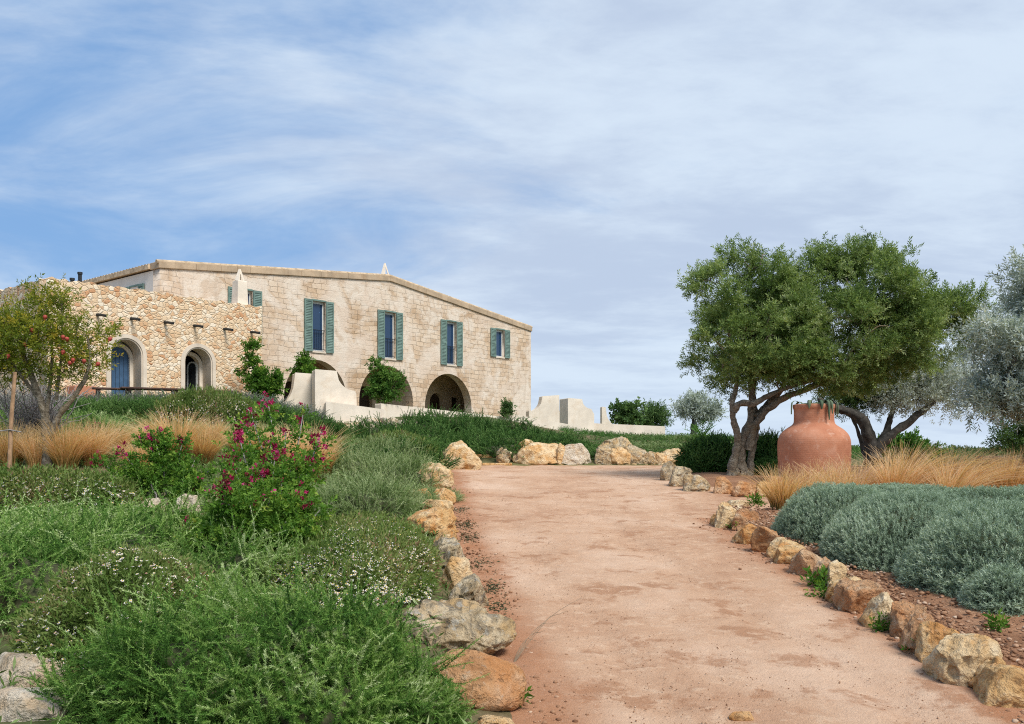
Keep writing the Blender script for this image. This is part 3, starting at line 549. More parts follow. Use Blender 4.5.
# right hand group
x, y = wbase(529, 46); swept('merlon_wall', x, y, 2.5, [(0, -1.2), (1.62, -1.2), (1.62, 1.93), (.75, 1.86)] + sweep(.1, 1.1, .72, 1.86)[::-1] + [(0, 1.1)], .6, 'pale plaster wall with swept left shoulder at the house corner', rot=.25)
x, y = wbase(559.5, 47.5); swept('merlon_wall', x, y, 2.3, [(0, -1), (.42, -1), (.42, 1.66)] + sweep(-.02, 1.3, .25, 1.7)[::-1], .5, 'narrow pale plaster wall end between two taller piers', rot=.25)
x, y = wbase(568, 42); swept('merlon_wall', x, y, 2.2, [(0, -1), (1.35, -1), (1.35, 1.1)] + [(1.28, 1.2)] + sweep(1.2, 1.35, .72, 1.80)[0:] + [(0, 1.84)], 1.0, 'tall pale plaster pier with swept right shoulder', rot=.35)
x, y = wbase(602, 49); swept('merlon_wall', x, y, 2.2, [(0, -1), (.85, -1)] + sweep(.78, .75, .2, 1.72) + [(0, 1.75)], .5, 'small swept plaster wall end left of the dark leafy shrub', rot=.1)
x, y = wbase(592, 43.5); swept('low_wall', x, y, 2.1, [(0, -.8), (3.62, -.8), (3.62, .66), (0, .80)], .5, 'long low white wall in front of the dark leafy shrub', rot=.10)
x, y = wbase(505, 40); swept('low_wall', x, y, 2.3, [(0, -.8), (3.6, -.8), (3.6, .38), (0, .98)], .4, 'pale low wall between house corner and bank bushes', rot=.28)
dry_wall(597, 42.2, 1.6, .55, 'short heap of dry stone below the pale pier', .12, .5, 1.75)
# wall slab behind the right-hand grass
b = MB(); b.box(0, 6, 0, .5, -.6, .16); sl = bevel(b.build('low_wall', MAT['dark_wood']), .03); q = P(986, 458, 20); sl.location = (q[0], q[1], q[2] - .12); tag(sl, 'low brown slab wall behind the grasses at the right edge', 'wall')

# ------------------------------------------------------------------ rocks
def ico(sub):
    bm = bmesh.new(); bmesh.ops.create_icosphere(bm, subdivisions=sub, radius=1); V = np.array([v.co[:] for v in bm.verts]); F = np.array([[v.index for v in f.verts] for f in bm.faces]); bm.free(); return V, F
ICO = {k: ico(k) for k in (2, 3, 4, 5, 6)}
def rock_mesh(w, d, h, kind, seed, sub=5, smoothness=0.0):
    rng = np.random.default_rng(seed); V, F = ICO[sub]; V = np.sign(V) * np.abs(V) ** .62; V = V / np.abs(V).max(0)
    N_ = rng.normal(size=(11, 3)); N_[:, 2] = np.abs(N_[:, 2]) * .9 - .15; N_ /= np.linalg.norm(N_, axis=1)[:, None]
    for n in N_:
        c = rng.uniform(.55, .95); e = V @ n - c; V = V - np.where(e > 0, e, 0)[:, None] * n * (.92 - smoothness * .3)
    V = V / np.abs(V).max(0); S = np.array([w, d, h]) / 2; m = S.mean(); Q = V * S / m
    dv = .42 * fbm(Q * 1.2 + seed, 4, seed) * (1 - smoothness * .55) + .20 * fbm(Q * 4.2 + seed, 4, seed + 9) * (1 - smoothness * .6)
    if kind == 'grey': p = vnoise(Q * 4.2 + seed * 3, seed + 4); dv = dv - .17 * ss(.56, .8, p) + .06 * (vnoise(Q * 9, seed) - .5)
    elif smoothness < .5: p = vnoise(Q * 3.6 + seed * 3, seed + 4); dv = dv - .13 * ss(.58, .78, p)
    V = V * (1 + dv)[:, None]; lo, hi = V.min(0), V.max(0); V = ((V - lo) / (hi - lo) - .5) * np.array([w, d, h]); V[:, 2] += h / 2
    b = MB(); b.add(V, F); return b.mesh('rock', RK[kind], True)
_seed = [100]
def rock(u0, u1, v0, v1, kind, label, dep=.85, sm=0.0, rot=None, group=None, name='rock', Zf=None):
    _seed[0] += 1; g = Gp((u0 + u1) / 2, v1) if Zf is None else np.array([(((u0 + u1) / 2) - 512) / FPX * Zf, Zf, EYE - (v1 - HOR) / FPX * Zf]); Z = g[1]; w = (u1 - u0) * Z / FPX * (1.12 if v1 < 500 else 1.22); d = min(max(w * dep, .16), 1.6); app = (v1 - v0) * Z / FPX; sl = max(0, (v1 - HOR) / FPX); h = max(app - d * sl * .75, app * .45) * 1.3
    o = bpy.data.objects.new(name, rock_mesh(w, d, h, kind, _seed[0], 6 if (u1 - u0) > 60 else 5, sm)); C.objects.link(o)
    zc = gz(g[0], Z + d * .4); o.location = (g[0], Z + d * .42, min(g[2], zc) - h * .17 if Zf is None else g[2] - h * .1); o.rotation_euler = (0, 0, rot if rot is not None else (hash3(_seed[0], 1, 2, 3) - .5) * .5)
    return tag(o, label, 'rock', group)
GR, GT, GF, GL = 'kerb rocks along the right side of the track', 'rocks round the olive tree bed', 'rocks along the far side of the track', 'rocks along the left side of the track'
R = rock
Rs = [(994, 1040, 663, 710, 'tan', 'tan block-shaped rock, nearest of the right kerb row'), (986, 1016, 656, 698, 'tan', 'brown-tan rock wedged behind the nearest right kerb rock'), (951, 1008, 630, 688, 'cream', 'big cream pointed rock, largest in the right kerb row'),
 (934, 978, 620, 668, 'tan', 'broad tan rock leaning behind the largest cream kerb rock'), (913, 946, 613, 656, 'red', 'pinkish-red tilted rock beside the broad tan kerb rock'), (901, 927, 603, 640, 'red', 'upright reddish-brown rock in the middle of the right kerb'), (919, 944, 601, 614, 'red', 'small flat reddish stone behind the upright reddish-brown rock'),
 (875, 907, 592, 631, 'cream', 'cream split rock with grey face in the right kerb'), (900, 914, 593, 604, 'orange', 'small rusty stone perched beside the cream split rock'), (849, 889, 579, 613, 'red', 'red-brown pitted rock directly above the cream split rock'), (836, 866, 577, 604, 'tan', 'flat tan rock behind the red-brown pitted rock'),
 (832, 854, 563, 590, 'cream', 'whitish knobbly rock halfway along the right kerb'), (820, 838, 560, 586, 'orange', 'rusty orange rock beside the whitish knobbly rock'), (801, 832, 550, 577, 'red', 'pinkish rounded rock near the first silver-grey mound'), (782, 811, 542, 564, 'tan', 'ochre-tan rock by the left edge of the silver-grey mounds'),
 (773, 787, 540, 558, 'cream', 'narrow cream rock next to the ochre-tan kerb rock'), (758, 784, 527, 553, 'orange', 'long orange-tan rock towards the far kerb end'), (740, 762, 525, 544, 'tan', 'tan rock with dark cracks, fourth from the kerb corner'), (737, 758, 510, 531, 'red', 'reddish rock behind the small weed at the kerb corner'),
 (721, 741, 504, 528, 'cream', 'white-grey rock at the kerb corner'), (715, 724, 516, 525, 'tan', 'tiny tan stone at the foot of the corner rock'), (733, 748, 502, 512, 'cream', 'flat cream stone behind the white-grey corner rock')]
for q in Rs: R(q[0] - 2, q[1] + 2, q[2] - 2, q[3] + 1, *q[4:], group=GR, dep=1.0)
for q in [(661, 678, 462, 481, 'grey', 'dark grey rock at the far end of the olive bed'), (670, 693, 467, 487, 'grey', 'grey rock with ochre side, second from the olive bed end'), (684, 713, 475, 492, 'grey', 'pale grey rounded rock in the olive bed edge'), (714, 734, 477, 494, 'orange', 'squarish orange rock in front of the olive trunk'),
          (733, 761, 481, 497, 'orange', 'wide orange pitted rock in front of the olive trunk'), (759, 779, 482, 497, 'tan', 'round tan rock just left of the urn'), (776, 787, 487, 495, 'orange', 'small ochre stone at the foot of the urn')]: R(*q, group=GT, dep=.75, sm=.4)
for q in [(514, 561, 445, 466, 'cream', 'largest smooth tan boulder of the far row'), (516, 538, 441, 455, 'cream', 'layered tan rock resting on the largest far boulder'), (557, 566, 446, 466, 'cream', 'narrow upright tan rock between two far boulders'), (562, 591, 446, 465, 'pale', 'cream and orange boulder right of the narrow upright rock'),
          (596, 617, 448, 466, 'grey', 'grey-tan rock beside the trailing bank bush'), (600, 634, 439, 458, 'grey', 'speckled grey rock ledge behind the slanting far slabs'), (610, 636, 449, 466, 'cream', 'slanting tan slab in the far row'), (625, 647, 447, 465, 'grey', 'mottled grey slab right of the slanting tan slab'),
          (643, 657, 453, 466, 'grey', 'small grey-tan rock in the right part of the far row'), (655, 669, 454, 466, 'cream', 'small tan rock left of the long cream slab'), (660, 690, 449, 464, 'cream', 'long cream slab at the right end of the far row'), (496, 511, 449, 463, 'grey', 'small grey rock at the top of the stone steps')]:
    R(*q, group=GF, dep=.7, Zf=26.3 if q[3] > 460 else 27.2)
for q in [(436, 477, 441, 470, 'cream', 'big pitted block at the far left bend of the track'), (418, 452, 463, 494, 'cream', 'pale cream rock below the big pitted block'), (393, 426, 488, 503, 'tan', 'tan rock set back among the rosemary'), (422, 452, 499, 521, 'cream', 'cream rock beside the trailing sprig on the track'), (403, 452, 506, 536, 'tan', 'long tan honeycombed rock above the daisies'),
          (431, 455, 528, 549, 'tan', 'small tan knob-shaped rock between two larger ones'), (430, 462, 535, 573, 'grey', 'pale grey upright rock at the daisy edge'), (449, 484, 569, 613, 'grey', 'slanted speckled grey rock behind the pitted boulder'), (407, 507, 595, 655, 'grey', 'large grey pitted boulder above the orange one'),
          (441, 470, 556, 592, 'cream', 'cream stone wedged between the pale grey upright rock and the slanted one'), (430, 453, 488, 504, 'tan', 'tan stone below the pale cream rock'), (474, 512, 712, 734, 'tan', 'low tan stone at the bottom edge below the orange boulder')]: R(*q, group=GL, dep=(2.0 if q[2] in (535, 569, 528) else 1.0) if q[1] - q[0] < 90 else .7)
R(422, 517, 644, 707, 'orange', 'smooth orange and white boulder beside the track', dep=.62, sm=.8, group=GL)
bpy.context.view_layer.update()
o = C.objects[-1]; 
R(-22, 56, 648, 692, 'pale', 'cream boulder at the left edge in front of the rosemary', dep=.7, sm=.7); R(-14, 54, 682, 722, 'pale', 'lower cream boulder at the bottom left corner', dep=.7, sm=.6)
for q in [(106, 127, 486, 507, 'pale', 'upright pale rock left in the flowering shrubs'), (136, 160, 498, 515, 'pale', 'pale stone left in the row behind the bare stems'), (158, 178, 494, 512, 'pale', 'pale stone in the middle of the row behind the bare stems'), (174, 196, 494, 517, 'pale', 'pale stone under the pink flowering shrub'), (64, 86, 492, 506, 'tan', 'tan rock beside the far left daisies')]: R(*q)
for q in [(356, 380, 419, 428, 'pale', 'flat pale stone left on the bank below the low wall'), (378, 399, 418, 428, 'pale', 'flat pale stone in the middle below the low wall'), (397, 419, 420, 428, 'pale', 'flat pale stone right on the bank below the low wall')]: R(*q, Zf=31)
# stone steps up to the house
for (u0, u1, v0, v1, Z, lb) in [(473, 499, 454.5, 464, 27.0, 'upper squared stone step at the far bend'), (482, 512, 463, 468, 26.2, 'lower flat stone step at the far bend')]:
    a = P(u0, v1, Z); c = P(u1, v0, Z); b = MB(); b.box(0, c[0] - a[0], 0, .5, -.15, c[2] - a[2]); o = bevel(b.build('stone_step', RK['tan']), .03, 2); o.location = a; tag(o, lb, 'step')
# flat stone set in the track
q = Gp(741, 719); o = bpy.data.objects.new('rock', rock_mesh(.14, .10, .05, 'tan', 77, 4, .8)); C.objects.link(o); o.location = (q[0], q[1], q[2] - .015); tag(o, 'small flat stone sunk in the sandy track', 'rock')

# ------------------------------------------------------------------ foliage templates
def t_join(parts):
    V, F, Tn, n = [], [], [], 0
    for v, f, t in parts: V.append(v); F.append(f + n); Tn.append(t); n += len(v)
    return np.concatenate(V), np.concatenate(F), np.concatenate(Tn)
def needle_sprig(n, L, nl, nw, seed, bend=.35, spread=1.0, stem=True, tipgrad=.35, taper=.5):
    """a curved shoot with n narrow leaves; grows along +z and bends to +x"""
    rng = np.random.default_rng(seed); t = np.linspace(.06, 1, n) ** .9; ang = np.arange(n) * 2.4 + rng.uniform(0, 6)
    cx = bend * L * t ** 2; cz = L * t * (1 - .18 * bend * t); D = np.column_stack([2 * bend * t, 0 * t, np.ones(n)]); D /= np.linalg.norm(D, axis=1)[:, None]
    A = np.column_stack([np.cos(ang), np.sin(ang), 0 * ang]); A = A - D * (A * D).sum(1)[:, None]; A /= np.linalg.norm(A, axis=1)[:, None]
    k = (.45 + .5 * (1 - t)) * spread; dirs = A * np.sin(k * 1.25)[:, None] + D * np.cos(k * 1.25)[:, None]; side = np.cross(dirs, A + rng.normal(size=A.shape) * .4); side /= np.linalg.norm(side, axis=1)[:, None]
    c = np.column_stack([cx, 0 * cx, cz]); ln = nl * (1 - taper * t ** 3) * rng.uniform(.8, 1.2, n); V = np.stack([c + side * nw / 2, c - side * nw / 2, c + dirs * ln[:, None]], 1).reshape(-1, 3)
    F = np.arange(3 * n).reshape(-1, 3); Tn = np.repeat(tipgrad * (t - .5) + rng.normal(0, .06, n), 3); parts = [(V, F, Tn)]
    if stem:
        m = 6; tt = np.linspace(0, 1, m); P_ = np.column_stack([bend * L * tt ** 2, 0 * tt, L * tt * (1 - .18 * bend * tt)]); r = nw * .5 * (1 - .6 * tt); rg = np.stack([P_ + np.column_stack([r, 0 * r, 0 * r]), P_ + np.column_stack([-r * .5, r * .8, 0 * r]), P_ + np.column_stack([-r * .5, -r * .8, 0 * r])], 1).reshape(-1, 3); f = []
        for i in range(m - 1):
            for j in range(3): a, b_, c_, d_ = i * 3 + j, i * 3 + (j + 1) % 3, (i + 1) * 3 + (j + 1) % 3, (i + 1) * 3 + j; f += [(a, b_, c_), (a, c_, d_)]
        parts.append((rg, np.array(f), np.full(len(rg), .1)))
    return t_join(parts)
def leaf(L, W, fold=.25, droop=.15):
    V = np.array([(0, 0, 0), (-W / 2, fold * W, L * .45), (W / 2, fold * W, L * .45), (0, -droop * L, L), (0, 0, L * .5)]); return V, np.array([(0, 4, 1), (0, 2, 4), (1, 4, 3), (4, 2, 3)]), np.zeros(5)
def leaf2(L, W, fold=.2):
    V = np.array([(0, 0, 0), (-W / 2, fold * W, L * .45), (W / 2, fold * W, L * .5), (0, 0, L)]); return V, np.array([(0, 2, 1), (1, 2, 3)]), np.zeros(4)
def leafy_twig(n, L, lf, seed, spread=.9, whole=True):
    rng = np.random.default_rng(seed); t = np.linspace(.05, 1, n); ang = np.arange(n) * 2.4 + rng.uniform(0, 6); A = np.column_stack([np.cos(ang), np.sin(ang), 0 * ang]); k = spread * (1.15 - .6 * t) + rng.normal(0, .12, n); D = A * np.sin(k)[:, None] + np.array([0, 0, 1]) * np.cos(k)[:, None]; R_ = frames(D, rng, rng.uniform(.75, 1.2, n)); c = np.column_stack([.12 * L * t ** 2, 0 * t, L * t])
    V, F, Tn = lf; VV = np.einsum('nij,vj->nvi', R_, V) + c[:, None]; FF = (F[None] + (np.arange(n) * len(V))[:, None, None]).reshape(-1, 3); return VV.reshape(-1, 3), FF, (Tn[None] + (.25 * (t - .5) + rng.normal(0, .08, n))[:, None]).reshape(-1)
def mound(n, a, b_, h, rng, lump=.18, seed=0, inner=.65):
    """points and outward normals on and just under a lumpy low mound"""
    D = rng.normal(size=(n, 3)); D[:, 2] = np.abs(D[:, 2]) * .9 + .02; D /= np.linalg.norm(D, axis=1)[:, None]
    k = (1 + lump * 2 * (vnoise(D * 2.3 + seed * 5.1, seed) - .5) + lump * (vnoise(D * 5.5 + seed, seed + 1) - .5)) * (1 - (1 - inner) * rng.random(n) ** 2.2)
    p = D * np.array([a, b_, h]) * k[:, None]; nr = D / np.array([a, b_, h]); nr /= np.linalg.norm(nr, axis=1)[:, None]; return p, nr
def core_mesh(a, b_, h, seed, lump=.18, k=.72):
    V, F = ICO[4]; q = 1 + lump * 2 * (vnoise(V * 2.3 + seed * 5.1, seed) - .5); W_ = V * np.array([a, b_, h]) * k * q[:, None]; W_[:, 2] = np.maximum(W_[:, 2], -.15); b = MB(); b.add(W_, F); return b.mesh('dark_core', MAT['dark_core'], True)  # solid filler lump, coloured dark to stand for shade between the shoots
def needle_bush(a, b_, h, n, lod, mat, seed, L=.30, flow=(.2, 0, 0), up=.5, core=.72, lump=.2, tint=.45, spread=1.0, bend=.45):
    """(foliage mesh, dark core mesh) of a sprawling needle-leaved bush"""
    rng = np.random.default_rng(seed); nn, nl, nw = {0: (120, .025, .0056), 1: (64, .030, .0085), 2: (28, .050, .018), 3: (11, .09, .03)}[lod]
    tm = [needle_sprig(nn, 1, nl / L, nw / L, seed + i, bend * (.4 + .35 * i), spread, True, .55) for i in range(5)]; p, nr = mound(n, a, b_, h, rng, lump, seed, .72)
    ph = 2 * np.pi * vnoise(p * 1.4 / max(.5, a * .5) + seed, seed + 3)
    d = nr * .75 + np.array([0, 0, up]) + np.array(flow) + np.column_stack([np.cos(ph), np.sin(ph), 0 * ph]) * .55 + rng.normal(0, .28, p.shape); L_ = L * rng.uniform(.6, 1.25, n); pat = vnoise(p * 2.2 + 3, seed + 7) - .5; tn = tint + .45 * pat + rng.normal(0, .17, n); m = MB(); s = rng.integers(0, 5, n)
    for i in range(5):
        k = s == i; m.inst(tm[i], frames(d[k], rng, L_[k]), p[k] - d[k] / np.linalg.norm(d[k], axis=1)[:, None] * (L_[k] * .45)[:, None], tn[k])
    return m.mesh('foliage', MAT[mat]), core_mesh(a, b_, h, seed, lump, core)
def place(name, meshes, x, y, label, cat, rz=0, s=(1, 1, 1), group=None, dz=0.0, z=None):
    o = empty(name, (x, y, (gz(x, y) if z is None else z) + dz), rz, label, cat, group); o.scale = s
    for me in meshes:
        c = bpy.data.objects.new(me.name.split('.')[0], me); C.objects.link(c); c.parent = o
        if me.name.startswith(('blossom', )): c['kind'] = 'stuff'
    return o

# ------------------------------------------------------------------ rosemary and friends, left bank
GRO = 'rosemary bushes on the left bank'
fg = needle_bush(.88, .75, .47, 2300, 0, 'rosemary', 1, .29, (.28, -.25, -.15), .15, core=.78, lump=.36, tint=.46, spread=1.3, bend=.7)
place('rosemary_bush', fg, -1.40, 4.88, 'large sprawling rosemary bush filling the foreground beside the orange boulder', 'bush', group=GRO, dz=-.04)
fg2 = needle_bush(.50, .5, .36, 800, 0, 'rosemary', 2, .24, (.2, -.2, 0), .2, core=.74, spread=1.3)
place('rosemary_bush', fg2, -1.02, 4.45, 'smaller rosemary tuft leaning onto the orange boulder', 'bush', group=GRO, dz=-.02)
place('rosemary_bush', fg2, -.50, 4.62, 'low rosemary sprigs at the bottom edge under the orange boulder', 'bush', 2.0, (.55, .5, .5), GRO, -.03)
mids = [needle_bush(1.0, .85, .5, 1500, 1, 'rosemary', 10 + i, .31, (.50, -.2, -.2), .10, core=.78, lump=.38, tint=.44, spread=1.25, bend=.7) for i in range(3)]
mid_l = [needle_bush(1.0, .85, .5, 1000, 1, 'rosemary_light', 20 + i, .36, (.2, -.1, 0), .45, tint=.5, spread=1.2) for i in range(2)]
for x, y, s, k, lb in [(-3.75, 6.5, (1.0, .9, 1.0), 0, 'dark rosemary bush at the left edge above the cream boulders'), (-3.1, 7.7, (1.15, .9, 1.05), 1, 'wide rosemary bush behind the left daisy mound'), (-4.4, 8.0, (1.2, 1.0, .95), 2, 'rosemary bush at the left edge, middle of its mass'), (-2.3, 7.3, (.8, .7, .9), 2, 'rosemary bush below the pink flowering shrub'),
                       (-4.9, 9.6, (1.2, .9, .6), 0, 'rosemary bush at the left edge below the white daisies'), (-3.55, 9.2, (1.1, .8, .45), 1, 'rosemary bush in front of the row of pale stones')]:
    place('rosemary_bush', mids[k], x, y, lb, 'bush', s[0] * 3 - 2.4, s, GRO, -.03)
for u, v, s, k, lb in [(365, 514, (.9, .85, 1.0), 0, 'rosemary bush behind the large daisy mound'), (328, 515, (.8, .7, .65), 1, 'pale rosemary bush right of the pink flowering shrub'), (402, 486, (.75, .9, 1.0), 0, 'rosemary bush trailing over the pale cream rock'), (362, 478, (.9, .9, .95), 1, 'rosemary bush right of the tall dry grass tuft'), (385, 468, (1.0, 1.0, 1.2), 0, 'rosemary bush behind the rock set back in the bank'), (415, 510, (.38, .4, .55), 1, 'small rosemary tuft between two kerb rocks')]:
    q = Gp(u, v); place('rosemary_bush', mid_l[k], q[0], q[1], lb, 'bush', u * .1, s, GRO, -.03)
q = Gp(446, 503); place('rosemary_bush', mid_l[1], q[0] - .15, q[1], 'trailing rosemary sprig spilling onto the track edge', 'bush', 0.4, (.42, .3, .35), GRO)
fars = [needle_bush(1.3, 1.1, .65, 1100, 2, 'bank_green', 30 + i, .38, (.1, 0, 0), .45, tint=.44, lump=.45, spread=1.2) for i in range(3)]
for u, Y, s, k, lb in [(398, 20, (.8, .9, .8), 0, 'green bush above the bend left of the big pitted block'), (350, 19, (.9, .9, .45), 1, 'green bush behind the pink blossoms on the bank'), (425, 24, (.8, .9, .8), 2, 'green bush just above the big pitted block')]:
    x = (u - 512) / FPX * Y; place('green_bush', fars[k], x, Y, lb, 'bush', u * .1, s, 'green bushes on the bank')
# bank in front of the house
bank = [(392, 29.5, 1.1, 'pale stones below the low wall'), (420, 28.6, 1.0, 'left arch end'), (432, 31, 1.1, 'third arch'), (462, 28.4, 1.0, 'stone steps'), (470, 31, 1.05, 'house wall right of the third arch'), (505, 28.2, 1.1, 'small grey rock'), (512, 31.5, 1.0, 'house corner'), (538, 28.6, 1.1, 'largest smooth tan boulder'), (548, 31, .85, 'tall pale pier'), (570, 28.4, .95, 'cream and orange boulder'), (592, 27.6, .75, 'grey-tan far rock'), (578, 30.5, .7, 'pale plaster walls')]
for i, (u, Y, s, w) in enumerate(bank):
    x = (u - 512) / FPX * Y; place('green_bush', fars[i % 3], x, Y, ('dark green bank bush behind the %s' if Y < 29.6 else 'dark back-row bank bush before the %s') % w, 'bush', i * 1.3, (s * 1.12, s * 1.1, s * float(np.interp(u, [480, 540, 600], [1.12, .72, .42]))), 'dark green bushes on the bank', -.05)
low = [needle_bush(1.2, 1.0, .45, 700, 2, 'rosemary_light', 40 + i, .36, (.1, 0, 0), .6) for i in range(2)]
for i, (u, Y, lb) in enumerate([(622, 31, 'slanting grey slabs'), (645, 32, 'small far rocks'), (668, 31, 'long cream slab'), (640, 36, 'short heap of dry stone'), (690, 36, 'olive bed end'), (672, 39, 'end of the long white wall'), (712, 40, 'distant silver olive')]):
    x = (u - 512) / FPX * Y; place('low_bush', low[i % 2], x, Y, 'low light green bush near the ' + lb, 'bush', i, (1, 1, .5), 'low green bushes beyond the track', -.1)
# hedge of lavender and rosemary before the annex
lav = [needle_bush(1.1, .8, .55, 900, 2, 'lavender', 50 + i, .40, (0, 0, .2), 1.2, tint=.5) for i in range(2)]
dk = needle_bush(1.1, .8, .55, 900, 2, 'bank_green', 55, .40, (0, 0, .2), .8, tint=.55)
names = ['grey twiggy shrub', 'red stepped block', 'blue door', 'dark wooden table', 'wall between the doorways', 'open doorway', 'bench by the doorway', 'climbing plant', 'left white pier', 'right white pier']
for i, (u, nm) in enumerate(zip([30, 68, 105, 140, 172, 202, 232, 262, 292], names)):
    for row, Y0 in ((0, 24.3), (1, 21.8)):
        Y = Y0 + i * .25; x = (u + row * 14 - 512) / FPX * Y; place('lavender_bush' if row == 0 else 'green_bush', lav[i % 2] if row == 0 else dk, x, Y, ('grey lavender bush below the ' if row == 0 else 'green hedge bush in front of the lavender below the ') + nm, 'bush', i * 1.1 + row, (.95, .95, .85), 'grey lavender hedge' if row == 0 else 'green hedge below the annex', -.08)
# ------------------------------------------------------------------ daisies
def daisy_mound(a, b_, h, nleaf, nfl, seed, big=1.0):
    rng = np.random.default_rng(seed); p, nr = mound(nleaf, a, b_, h, rng, .12, seed, .85); tw = [leafy_twig(7, .07 * big, leaf2(.028 * big, .008 * big), seed + i, 1.0) for i in range(3)]; m = MB(); s = rng.integers(0, 3, nleaf); d = nr + np.array([0, 0, .5]) + rng.normal(0, .45, p.shape); tn = .45 + .5 * (vnoise(p * 3, seed) - .5) + rng.normal(0, .14, nleaf)
    for i in range(3): k = s == i; m.inst(tw[i], frames(d[k], rng, rng.uniform(.8, 1.3, k.sum())), p[k], tn[k])
    me = m.mesh('foliage', MAT['daisy_leaf']); p, nr = mound(nfl, a * 1.03, b_ * 1.03, h * 1.08, rng, .12, seed, .97); dens = vnoise(p * 2.5 + 4, seed + 2); k = dens > .20 + .26 * rng.random(len(p)); p, nr = p[k], nr[k]
    a_ = np.arange(10) / 10 * 2 * np.pi; rr = np.where(np.arange(10) % 2, .0062, .0098) * big; V = np.vstack([np.column_stack([rr * np.cos(a_), rr * np.sin(a_), np.full(10, .004)]), [(0, 0, .001)]]); F = np.array([(i, (i + 1) % 10, 10) for i in range(10)]); m = MB(); d = nr * .6 + np.array([0, -.25, .9]) + rng.normal(0, .3, p.shape); Rf = frames(d, rng, rng.uniform(.75, 1.25, len(p)))
    m.inst((V, F, np.zeros(11)), Rf, p + nr * .03 * big, np.clip(rng.normal(.72, .3, len(p)), 0, 1)); a5 = np.arange(6) / 6 * 2 * np.pi; V2 = np.column_stack([.0034 * big * np.cos(a5), .0034 * big * np.sin(a5), np.full(6, .0055 * big)]); V2 = np.vstack([V2, [(0, 0, .007 * big)]]); m.inst((V2, np.array([(i, (i + 1) % 6, 6) for i in range(6)]), np.zeros(7)), Rf, p + nr * .03 * big, np.full(len(p), .5), 1)
    return [me, m.mesh('blossoms', [MAT['petal'], MAT['pollen']]), core_mesh(a, b_, h, seed, .12, .9)]
GD = 'white daisy mounds'
place('daisy_mound', daisy_mound(.66, 1.5, .44, 10000, 5200, 61, 1.5), -1.38, 7.9, 'largest mound of small white daisies beside the grey rocks', 'flowering plant', .06, group=GD, dz=-.02)
place('daisy_mound', daisy_mound(.65, .8, .36, 6000, 1500, 62, 1.4), -2.15, 8.5, 'white daisy mound between the pink shrub stems and the largest daisy mound', 'flowering plant', group=GD)
place('daisy_mound', daisy_mound(.60, .62, .56, 7000, 1300, 63, 1.15), -2.32, 5.62, 'small pinkish daisy mound above the cream boulders', 'flowering plant', group=GD)
dm = daisy_mound(1.2, .55, .34, 3600, 1500, 64, 2.0)
place('daisy_mound', dm, -5.9, 11.2, 'low white daisies in front of the dry grass at the left edge', 'flowering plant', group=GD); q = Gp(395, 462)
place('daisy_mound', dm, q[0], q[1], 'faint daisy strip along the bank above the cream rock', 'flowering plant', 1.0, (1.0, 1.2, 1.5), GD); q = P(205, 412, 20.5)
place('daisy_mound', dm, q[0], q[1], 'daisy patch in the green hedge below the open doorway', 'flowering plant', .2, (.9, .9, 1.6), GD)
# ------------------------------------------------------------------ feather grass
def grass_tuft(n, H, spread, seed, lean=(.25, 0), w=.0045):
    rng = np.random.default_rng(seed); m = MB(); S = 6; t = np.linspace(0, 1, S); th = rng.uniform(0, 2 * np.pi, n); r0 = .17 * np.sqrt(rng.random(n)); out = np.column_stack([np.cos(th), np.sin(th)]); L = H * rng.uniform(.40, 1.12, n); k = spread * rng.uniform(.05, 1.3, n); dr = out * k[:, None] + np.array(lean) + rng.normal(0, .10, (n, 2))
    base = np.column_stack([out * r0[:, None], np.zeros(n)]); C_ = base[:, None, :] + np.concatenate([(dr * L[:, None])[:, None, :] * (t ** 1.9)[None, :, None], (L[:, None] * (t[None] - .28 * t[None] ** 3 * (np.linalg.norm(dr, axis=1))[:, None]))[..., None]], 2)
    ww = w * (1 - .75 * t); sd_ = rng.normal(size=(n, 3)); sd_[:, 2] *= .2; sd_ /= np.linalg.norm(sd_, axis=1)[:, None]; A = C_ + sd_[:, None] * ww[None, :, None]; B = C_ - sd_[:, None] * ww[None, :, None]; V = np.stack([A, B], 2).reshape(-1, 3); i = np.arange(n)[:, None] * S * 2 + np.arange(S - 1)[None] * 2; F = np.stack([i, i + 1, i + 3, i + 2], -1).reshape(-1, 4)
    tn = np.clip(.02 + 1.0 * t[None] + rng.normal(0, .22, n)[:, None], 0, 1); m.add(V, F, np.repeat(tn, 2, 1).ravel()); return m.mesh('blades', MAT['straw'])
gt = [grass_tuft(950, .80, .62, 70 + i, ((.10, 0), (.28, -.05), (-.05, .05))[i]) for i in range(3)]; gs = [grass_tuft(330, .80, .60, 78 + i, (.15, 0)) for i in range(2)]; gl = [grass_tuft(900, .78, .75, 80 + i, ((.42, 0), (.55, -.1))[i], .005) for i in range(2)]
GG = 'dry feather grass tufts on the left bank'
